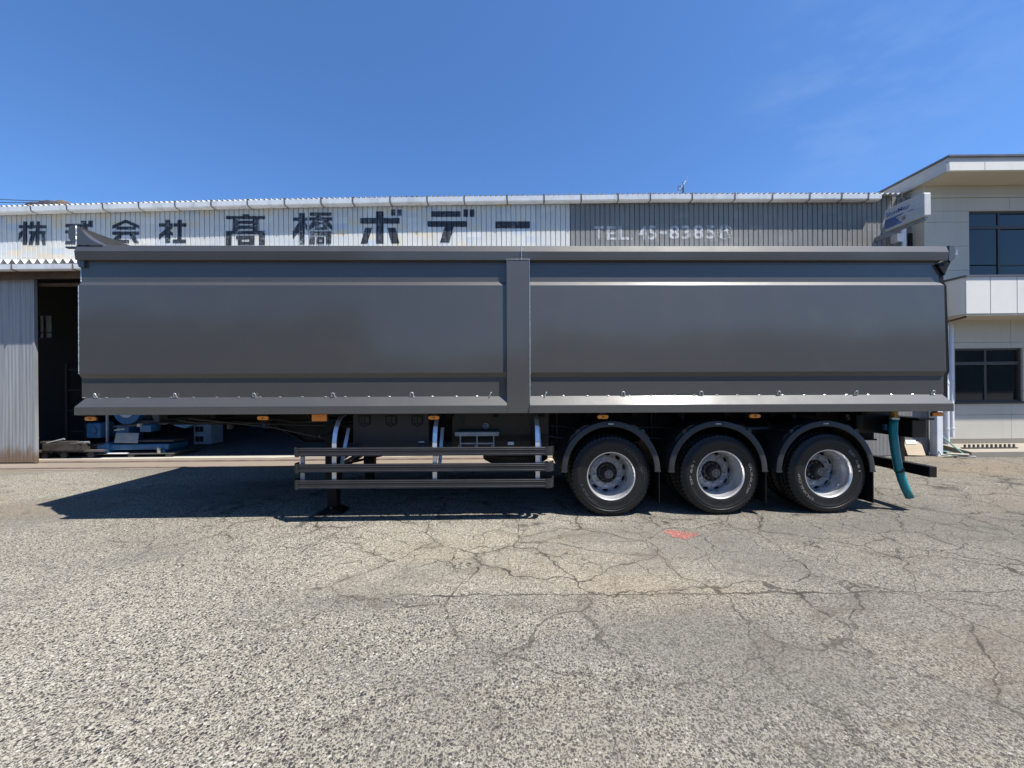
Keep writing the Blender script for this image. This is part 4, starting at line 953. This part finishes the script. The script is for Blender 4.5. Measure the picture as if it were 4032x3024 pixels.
NM = MB().lathe([(.0, -.040), (.009, -.040), (.010, -.026), (.0145, -.026), (.0165, -.020), (.0175, -.006), (.023, -.005), (.0235, 0)], 12).mesh('wheel_nut', 'galvanised', False)
def emblem_mesh():
    m = MB().lathe([(.0425, .1025), (.0425, .100), (.046, .100), (.046, .1025)], 36)
    y = .1005
    def seg(a, b, w_):
        d = Vector((b[0] - a[0], b[1] - a[1])).normalized(); n_ = Vector((-d.y, d.x)) * w_ * .62
        m.add([(a[0] + n_.x, y, a[1] + n_.y), (a[0] - n_.x, y, a[1] - n_.y), (b[0] - n_.x, y, b[1] - n_.y), (b[0] + n_.x, y, b[1] + n_.y)], [(0, 1, 2, 3)])
    seg((-.012, .034), (-.006, -.034), .0018); seg((-.012, .028), (.014, .028), .0028); seg((-.006, -.026), (.010, -.027), .003)
    seg((.0, .016), (.0, -.014), .003); seg((.0, .012), (.024, .012), .0026); seg((.0, .0), (.026, .0), .0026); seg((.0, -.012), (.022, -.012), .0026); seg((.024, .012), (.028, .004), .0025); seg((.014, -.02), (.022, -.022), .003)
    seg((-.03, .008), (-.018, .010), .0022); seg((-.031, 0), (-.018, 0), .0022); seg((-.03, -.008), (-.018, -.009), .0022)
    return m.mesh('hub_emblem', 'faded_emblem')
EM = emblem_mesh()
def arc_text(s, r0, r1, a0, a1, mat, parent):
    """a = degrees clockwise from the top, text upright outward"""
    vs, fs, _ = fit_text(s, .008)
    out = []
    for u, v in vs:
        a_ = R(a0 + (a1 - a0) * u); r = r0 + (r1 - r0) * v; out.append((r * math.sin(a_), -.0172 + (0 if r < .40 else (r - .40) * .1), r * math.cos(a_)))
    MB().add(out, fs).build('sidewall_lettering', mat, parent)
def wheel(x, y, detail, turn=0, flip=False):
    zloc = RT - .004 + x * .0052
    e = empty('wheel', (x, y, zloc), tr)
    if flip: e.rotation_euler.z = math.pi
    t_ = link('tyre', TY, e); t_.rotation_euler.y = R(turn * 7.3)
    link('rim', RM, e); d_ = link('wheel_disc', DM, e); d_.rotation_euler.y = R(turn)
    link('brake_drum', BACK, e)
    if detail:
        link('hub', HM, e); em = link('hub_emblem', EM, e, (0, 0, 0)); em.rotation_euler.y = R(detail[2])
        for i in range(10):
            a_ = R(turn + 36 * i + 8); link('wheel_nut', NM, e, (.1675 * math.cos(a_), .212, .1675 * math.sin(a_)))
        d0, s0 = detail[0], detail[1]; mt = detail[3]
        arc_text('DUNLOP', .372, .402, d0, d0 + 58, mt, e); arc_text('SP 651', .372, .402, s0, s0 + 46, mt, e)
    return e
WX = (1.243, 2.637, 4.022)
wheel(WX[0], .155, (26, 209, 100, 'embossed_rubber'), 3); wheel(WX[1], .155, (68, 252, 20, 'faded_print'), 17); wheel(WX[2], .155, (213, 40, 200, 'faded_print'), 27)
for x in WX:
    wheel(x, .475, None, 11); wheel(x, 2.345, None, 5, True); wheel(x, 2.025, None, 19, True)
# fenders
for i, (x, px) in enumerate(zip(WX, (2405, 2827, 3251))):
    xc_ = tx(px, .11, 1700); zc_ = tz(1853, .11, px); r1 = tx(px + 195, .11, 1850) - xc_
    pr = [(r1 - .072, .11), (r1 - .066, .104), (r1 - .012, .104), (r1 - .002, .11), (r1, .125), (r1, .80), (r1 - .007, .80), (r1 - .007, .13), (r1 - .014, .112), (r1 - .066, .112), (r1 - .070, .115)]
    fd = MB().lathe(pr, 56, R(0), R(180), closed=True).build('fender', 'fender_plastic', tr, smooth=True, loc=(xc_, 0, zc_))
    MB().box((-.042, .1015, r1 - .052), (.042, .105, r1 - .022)).build('maker_plate', 'black_plastic', fd)
    vs, fs, _ = fit_text('DOMAR', .03); MB().add([(-.034 + .068 * u, .0985, r1 - .045 + .016 * v) for u, v in vs], fs).build('maker_lettering', 'white_print', fd)
    for sg_ in (-1, 1):
        a_ = R(90 - sg_ * 40); bx, bz = (r1 + .012) * math.cos(a_), (r1 + .012) * math.sin(a_)
        MB().tube([(bx, .14, bz), (bx, 1.0, bz)], .020, 10).tube([(bx, .13, bz), (bx, .165, bz)], .030, 12).build('fender_arm', 'fender_plastic', fd, smooth=True)
        for da in (-15, 0, 15):
            pass
        b1 = [((r1 + .001) * math.cos(a_ + R(d)), (r1 + .001) * math.sin(a_ + R(d))) for d in (-16, -8, 0, 8, 16)]; b2 = [((r1 + .028) * math.cos(a_ + R(d)), (r1 + .028) * math.sin(a_ + R(d))) for d in (10, 0, -10)]
        MB().alongy(b1 + b2, .16, .22).build('fender_clamp', 'rail_grey', fd)
    MB().box((r1 - .012, .13, -.42), (r1 + .0, .78, -.0)).build('mud_flap', 'deep_black', fd)
    for s_ in (-1, 1): MB().box((s_ * (r1 - .036) - .038, .1, -.018), (s_ * (r1 - .036) + .038, .12, .0)).build('fender_tip', 'fender_plastic', fd)
# spare tyre, slung flat
sp = empty('spare_wheel', (.06, 1.42, .50), tr); sp.rotation_euler.x = R(90); o = link('tyre', TY, sp); o = link('rim', RM, sp)
# drain hose
hz = [(3521, 1648), (3518, 1672), (3517, 1700), (3519, 1730), (3524, 1770), (3531, 1810), (3540, 1850), (3552, 1890), (3566, 1925), (3582, 1958)]
pts = [tl(px, py, .28 - .06 * i / 9) for i, (px, py) in enumerate(hz)]
hs = MB().tube(pts, .047, 16, caps=False).build('drain_hose', 'teal_hose', tr, smooth=True); hs.modifiers.new('thickness', 'SOLIDIFY').thickness = .008
p = tl(3521, 1634, .28); MB().tube([(p.x, .28, p.z - .05), (p.x, .28, p.z + .06)], .04, 8).tube([(p.x, .28, p.z - .03), (p.x, .28, p.z + .0)], .047, 6).build('brass_valve', 'brass', hs)
MB().tube([(pts[0].x, .28, pts[0].z - .01), (pts[0].x, .28, pts[0].z + .012)], .052, 16).build('hose_clip', 'bright_aluminium', hs)
MB().tube([(pts[6].x - .01, .24, pts[6].z + .01), (pts[6].x + .01, .24, pts[6].z - .01)], .054, 16).tube([(pts[6].x - .13, .22, pts[6].z + .01), (pts[6].x - .04, .23, pts[6].z + .004)], .004, 6).build('hose_tie', 'dull_black', hs)
q = tl(3490, 1680, .3); MB().box((q.x - .012, .3, q.z - .05), (q.x + .012, .34, q.z + .03)).build('valve_handle', 'machine_blue', hs)
# rear bumper and lamp carrier
bx = tx(3660, .12, 1855); zA, zB = tz(1838, .12, 3675), tz(1880, .12, 3675)
rb_ = MB().box((bx, .12, zB), (tx(3690, .12, 1855), 2.38, zA)).build('rear_bumper', BK, tr, bevel=.006)
for y0 in (.5, 1.9): MB().box((bx + .02, y0, zA), (bx + .08, y0 + .06, 1.2)).build('bumper_hanger', BK, rb_)
lc = MB().box((tx(3560, .3), .20, tz(1722, .25, 3640)), (tx(3643, .22, 1690), 2.3, tz(1652, .25, 3640))).build('lamp_carrier', BK, tr, bevel=.01)
MB().box((tx(3600, .2), .14, tz(1652, .2, 3640)), (tx(3660, .2, 1650), .9, tz(1645, .2, 3640))).build('carrier_hood', BK, lc)
for y0 in (.3, .52, 1.9, 2.1): MB().tube([(tx(3643, .22, 1690) - .002, y0, 1.05), (tx(3643, .22, 1690) + .03, y0, 1.05)], .065, 16).build('tail_lamp', 'red_reflector', lc)
for y0 in (.55, 1.85): MB().box((4.75, y0, 1.0), (5.3, y0 + .08, 1.3)).build('rear_outrigger', BK, tr)
MB().box((4.7, .72, .60), (4.78, .8, 1.3)).build('rear_outrigger', BK, tr)

# ================================================================== THINGS IN THE BAY
def floor_at(px, py, z=.004):
    r_ = ray(px, py); k = (z - CH) / r_.z; return Vector((r_.x * k, k, z))
# band saw on its pallet
pal = tag(empty('pallet', (-9.55, 9.62, .004)), 'flat dark pallet under the blue band saw at the bay opening', 'pallet')
for k in range(3): box('deck_board', (-.68, -.28 + .28 * k - .11, .075), (1.4, -.28 + .28 * k + .12, .095), 'pallet_grey', pal)
for x in (-.62, .32, 1.22): box('skid', (x, -.38, 0), (x + .14, .4, .075), 'pallet_grey', pal)
bs = tag(empty('band_saw', (-9.55, 9.62, .099)), 'blue horizontal band saw machine on a pallet in the dark bay', 'machine')
MBL = 'machine_blue'
box('base', (-.3, -.28, .07), (1.2, .3, .21), MBL, bs, .02); box('foot', (-.47, -.34, 0), (-.2, .3, .24), MBL, bs, .01); box('foot', (1.05, -.3, 0), (1.13, .3, .07), MBL, bs)
box('frame_block', (-.25, -.1, .21), (.05, .3, .62), MBL, bs, .02); box('table', (.25, -.25, .26), (1.3, .25, .30), 'machine_dark', bs)
MB().prism([(0, .27), (.56, .25), (.44, .47), (-.12, .48)], lambda p: (-.04 + p[0], -.35 + (.0 if p[1] < .3 else .16), p[1]), lambda p: (-.04 + p[0], -.34 + (.0 if p[1] < .3 else .16), p[1] - .006)).build('chip_chute', 'pale_board', bs)
box('control_box', (-.80, -.28, .36), (-.47, .1, .73), MBL, bs, .03)
MB().tube([(-.6, -.31, .55), (-.6, -.27, .55)], .085, 16).build('hand_wheel', MBL, bs)
box('column', (-.40, -.2, .2), (-.36, -.16, 1.1), 'galvanised', bs)
MB().tube([(.02, -.1, 1.02), (.02, .08, 1.02)], .34, 28).build('wheel_housing', MBL, bs, smooth=True)
MB().tube([(.02, -.12, 1.04), (.02, -.09, 1.04)], .20, 24).build('housing_cover', 'cabinet_grey', bs, smooth=True)
MB().prism([(1.16, .64), (1.45, .56), (1.68, .66), (1.8, .95), (1.75, 1.2), (1.1, 1.2)], lambda p: (p[0], -.12, p[1]), lambda p: (p[0], .1, p[1])).build('idler_housing', MBL, bs, bevel=.03)
MB().tube([(.95, -.13, .95), (.95, .05, .95)], .29, 24).build('blade_cover', 'machine_dark', bs, smooth=True)
box('saw_arm', (.2, .0, .66), (1.3, .12, .76), 'machine_dark', bs); box('vice', (.45, -.22, .50), (.72, .05, .66), MBL, bs, .01)
MB().tube([(-.06, -.32, .56), (.2, -.34, .59)], .016, 8).build('clamp_bar', 'pale_board', bs)
MB().tube([(-.2, -.2, .64), (.5, -.22, .67)], .02, 8).build('guide_rod', 'scrap_steel', bs)
box('guide_block', (.42, -.26, .63), (.50, -.18, .70), 'pale_board', bs)
for x in (1.0,): box('leveller', (x, -.36, 0), (x + .05, -.31, .13), 'pale_board', bs)
box('paper_sheet', (-.18, -.385, -.003), (.28, -.3, .012), 'paper_label', bs)
# cabinet
c = floor_at(797, 1755)
cb = tag(empty('machine_cabinet', (c.x, c.y + .22, .004)), 'pale grey steel cabinet with louvred vents standing on the workshop floor', 'cabinet')
box('body', (-.245, -.22, .04), (.245, .25, 1.25), 'cabinet_grey', cb, .008)
box('screen_recess', (-.17, -.226, .62), (.235, -.219, 1.0), 'hole_black', cb); MB().tube([(.1, -.27, .72), (.1, -.22, .72)], .05, 12).build('regulator', 'machine_dark', cb)
for z in (.12, .40):
    for x in (-.2, -.08): box('vent', (x, -.226, z), (x + .105, -.219, z + .15), 'hole_black', cb)
for x in (-.2, .17): MB().tube([(x, -.19, .02), (x + .03, -.19, .02)], .022, 10).build('castor', 'machine_dark', cb)
# small blue machine deep inside
c = floor_at(1020, 1701)
sm_ = tag(empty('bench_grinder', (c.x, c.y, .004)), 'small blue machine alone on the floor deep inside the bay', 'machine')
box('base', (-.32, -.2, 0), (.32, .2, .10), 'machine_dark', sm_, .01); MB().tube([(-.22, 0, .24), (.22, 0, .24)], .14, 18).build('motor', MBL, sm_, smooth=True)
MB().tube([(.22, 0, .28), (.30, 0, .28)], .17, 20).build('guard', 'cabinet_grey', sm_, smooth=True); box('terminal_box', (-.14, -.2, .2), (.1, -.1, .42), MBL, sm_, .01)
# steel stock on a trolley by the door, chop saw behind it
c = floor_at(240, 1806)
tl_ = tag(empty('trolley', (c.x, c.y + .25, .004)), 'low flat trolley just inside the bay beside the sliding door', 'trolley')
box('deck', (-.62, -.3, .16), (1.0, .35, .20), 'pallet_grey', tl_); 
for x in (-.4, .05, .7):
    for yy in (-.24, .25): MB().tube([(x, yy, .08), (x, yy + .05, .08)], .08, 16).build('wheel', 'machine_dark', tl_)
MB().tube([(-.6, -.28, .2), (-.72, -.3, .42), (-.66, -.3, .52), (-.5, -.28, .5)], .02, 8).build('handle', 'galvanised', tl_)
for k, (x0, x1, yy, z, h, lab) in enumerate(((-.35, .62, -.26, .204, .16, 'thick rusty steel box section lying on the low trolley'), (-.55, .3, -.05, .204, .09, 'flat steel length at the back of the low trolley'), (-.45, .4, -.22, .368, .05, 'thin pale steel bar on top of the box section on the trolley'))):
    tag(box('steel_bar', (x0, -.07, 0), (x1, .09, h), 'scrap_steel', None, .006), lab, 'steel bar', 'steel offcuts on the trolley').location = (c.x, c.y + .25 + yy, .004 + z)
for k in range(8):
    x0 = random.uniform(-.65, .1); ln = random.uniform(.35, 1.0); y0 = random.uniform(-.33, -.1); z0 = .205 + random.uniform(.0, .16)
    tag(MB().tube([(0, 0, 0), (ln, random.uniform(-.08, .08), random.uniform(-.02, .10))], random.uniform(.012, .028), 8).build('steel_rod', ('galvanised', 'scrap_steel', 'machine_dark', 'scrap_steel')[k % 4], loc=(c.x + x0, c.y + .25 + y0, z0 + .02)), 'thin steel rod in the loose heap on the low trolley', 'steel rod', 'loose rods on the trolley')
ch = tag(empty('cut_off_saw', (c.x + .55, 10.35, .004)), 'dark cut off saw with a round disc guard behind the low trolley', 'saw')
box('stand', (-.3, -.2, 0), (.45, .2, .7), 'machine_dark', ch, .02); MB().tube([(0, -.08, .95), (0, .04, .95)], .30, 28).build('disc_guard', 'machine_dark', ch, smooth=True)
MB().tube([(-.02, -.12, .92), (-.02, -.08, .92)], .13, 20).build('flange', 'cabinet_grey', ch, smooth=True); MB().tube([(-.1, 0, 1.1), (-.65, 0, 1.85)], .02, 8).build('handle', 'scrap_steel', ch)
box('motor', (.15, -.15, .8), (.6, .15, 1.1), 'machine_dark', ch, .04)
box('tool_tray', (-.1, -.2, .7), (.4, -.1, .78), 'scrap_steel', ch)
c = floor_at(178, 1800)
tag(MB().tube([(.0, .0, .02), (.12, -.05, .10), (.05, -.1, .24), (-.1, -.05, .26), (-.14, .06, .12), (-.03, .1, .03), (.16, .08, .03), (.3, .02, .02)], .014, 8).build('air_hose', 'galvanised', smooth=True, loc=(c.x, c.y + .1, .01)), 'thin pale hose looped on the ground against the sliding door edge', 'hose')
gas = tag(empty('waste_bin', (-10.9, 11.3, .004)), 'dark round waste bin in the shadow behind the low trolley', 'bin')
MB().lathe([(0, 0), (.25, 0), (.29, .8), (.30, .82), (.28, .82), (.26, .05)], 20).build('drum', 'machine_dark', gas, smooth=True); gas.children[0].rotation_euler.x = R(90)
rk2 = tag(empty('storage_rack', (-12.2, 11.5, .004)), 'tall dark storage rack against the back partition of the bay', 'rack')
for x in (-.8, .8):
    for yy in (-.25, .25): box('upright', (x - .03, yy - .03, 0), (x + .03, yy + .03, 2.4), 'machine_dark', rk2)
for z in (.4, 1.0, 1.6, 2.2): box('shelf', (-.8, -.27, z), (.8, .27, z + .04), 'machine_dark', rk2)
# cardboard box beside the return wall
c = floor_at(3590, 1794, .09)
cbx = tag(empty('cardboard_box', (c.x, c.y + .02, gz(c.x, c.y) + .003), rz=R(-8)), 'open cardboard box with a white label on the ground below the trailer rear', 'box')
box('carton', (-.20, 0, 0), (.20, .34, .30), 'cardboard', cbx)
MB().prism([(0, .30), (.012, .30), (-.10, .02), (-.112, .02)], lambda p: (-.14, p[0], p[1]), lambda p: (.19, p[0] , p[1])).build('flap', 'cardboard_pale', cbx)
MB().prism([(-.03, .245), (-.026, .245), (.005, .325), (.001, .325)], lambda p: (-.10, p[0], p[1]), lambda p: (.09, p[0], p[1])).build('shipping_label', 'paper_label', cbx)
# light bag-like stones and a brown post seen under the trailer
for k, (px, py, s_) in enumerate(((2132, 1813, .085), (2152, 1817, .06), (2165, 1812, .075), (2118, 1820, .05))):
    c = floor_at(px, py + 7); m = MB(); n = 9
    pr = [(s_ * math.sin(math.pi * j / 6) * random.uniform(.85, 1.1), s_ * .6 * -math.cos(math.pi * j / 6)) for j in range(7)]
    m.lathe(pr, n); m.v = [(v[0] * random.uniform(.9, 1.15), -v[2] * .8, v[1] + s_ * .5) for v in m.v]
    tag(m.build('stone', 'pale_board', loc=(c.x, c.y, .008)), ('largest pale stone of the small heap behind the side guard', 'small pale stone in the middle of the heap behind the side guard', 'pale stone at the right end of the heap behind the side guard', 'smallest pale stone at the left end of the heap behind the guard')[k], 'stone', 'pale stones on the workshop apron')
# hose and pipes on the ground by the downpipes
c = floor_at(3735, 1800, .1)
tag(MB().tube([(c.x - .15, c.y + .25, .17), (c.x + .0, c.y + .18, .2), (c.x + .18, c.y + .15, .18), (c.x + .22, c.y + .02, .14), (c.x + .05, c.y - .08, .13), (c.x - .12, c.y + .02, .14), (c.x - .02, c.y + .25, .35), (c.x + .02, c.y + .35, .62), (c.x + .10, c.y + .32, .60), (c.x + .25, c.y + .12, .3), (c.x + .32, c.y - .03, .13)], .014, 8).build('garden_hose', 'green_hose', smooth=True), 'pale green hose coiled on the ground by the office downpipes', 'hose')
for k, (dx, dy, ln, rz) in enumerate(((-.1, -.05, .34, -.35), (-.05, -.0, .42, -.5))):
    tag(MB().tube([(0, 0, 0), (ln * math.cos(rz), ln * math.sin(rz), -.01)], .022 - .006 * k, 8).build('pipe_offcut', ('pale_board', 'galvanised')[k], loc=(c.x + dx, c.y + dy, gz(c.x, c.y) + .05 + .035 * (1 - k))), ('thick cream pipe offcut lying on the hose by the downpipes', 'thin grey metal tube on the ground by the downpipes')[k], 'pipe')

# ================================================================== ON AND ABOVE THE ROOF
p = at(2690, 762, 9.3)
an = tag(empty('tv_antenna', (p.x, 9.3, gut(p.x) + .15)), 'small television aerial on the workshop roof against the sky', 'antenna')
zt_ = p.z - (gut(p.x) + .15)
MB().tube([(0, 0, 0), (0, 0, zt_ + .16)], .018, 8).tube([(0, 0, zt_ + .1), (0, 0, zt_ + .28)], .010, 6).build('mast', 'machine_dark', an)
MB().tube([(-.10, 0, zt_ + .05), (.11, .1, zt_ + .36)], .006, 6).build('boom', 'galvanised', an)
for k in range(7):
    f = k / 6; x = -.10 + .21 * f; z = zt_ + .05 + .31 * f
    MB().tube([(x - .05, -.1, z + .005), (x + .05, .1, z - .005)], .003, 5).build('element', 'galvanised', an)
MB().tube([(0, 0, zt_ + .14), (-.05, 0, zt_ + .09), (-.09, 0, zt_ + .07), (-.12, 0, zt_ + .09), (-.12, 0, zt_ + .13)], .009, 6).tube([(-.14, 0, zt_ + .16), (-.05, 0, zt_ + .18)], .008, 6).build('feeder_cable', 'machine_dark', an)
for k, (px, w_, h_, mt, lab) in enumerate(((146, .27, .085, 'debris_dark', 'dark lump of debris on the roof edge at far left, lowest of three'), (193, .28, .12, 'debris_dark', 'dark lump of debris on the roof edge, tallest of three'), (245, .20, .11, 'debris_brown', 'brownish lump of debris on the roof edge nearest the middle'))):
    y_ = 8.86; x = at(px, 795, y_).x; zb_ = gut(x) + .06; m = MB(); vs = []
    for i in range(7):
        for j in range(12):
            a_ = 2 * math.pi * j / 12; th = math.pi / 2 * i / 6
            vs.append((w_ * math.cos(a_) * math.cos(th) * random.uniform(.85, 1.1), .10 * math.sin(a_) * math.cos(th), h_ * math.sin(th) * random.uniform(.85, 1.05) + .06 * (1 if i > 0 else 0)))
    m.add(vs, [(i * 12 + j, i * 12 + (j + 1) % 12, (i + 1) * 12 + (j + 1) % 12, (i + 1) * 12 + j) for i in range(6) for j in range(12)])
    tag(m.build('roof_debris', mt, loc=(x, y_, zb_)), lab, 'debris', 'lumps of debris on the roof edge')
for k, (a_, b_) in enumerate((((-300, 758), (165, 791)), ((-300, 776), (125, 798)))):
    p, q = at(a_[0], a_[1], 16), at(b_[0], b_[1], 13)
    tag(MB().tube([p + (q - p) * f + Vector((0, 0, -.25 * f * (1 - f))) for f in [i / 8 for i in range(9)]], .011, 6).build('overhead_cable', 'dull_black'), ('upper of the two thin cables above the roof at far left', 'lower of the two thin cables above the roof at far left')[k], 'cable', 'cables above the roof')
p, q = at(3900, 650, 30), at(4150, 540, 34)
tag(MB().tube([p, (p + q) / 2 - Vector((0, 0, .1)), q], .012, 6).build('overhead_cable', 'dull_black'), 'single thin cable in the sky above the office roof', 'cable')
bpy.context.view_layer.update()
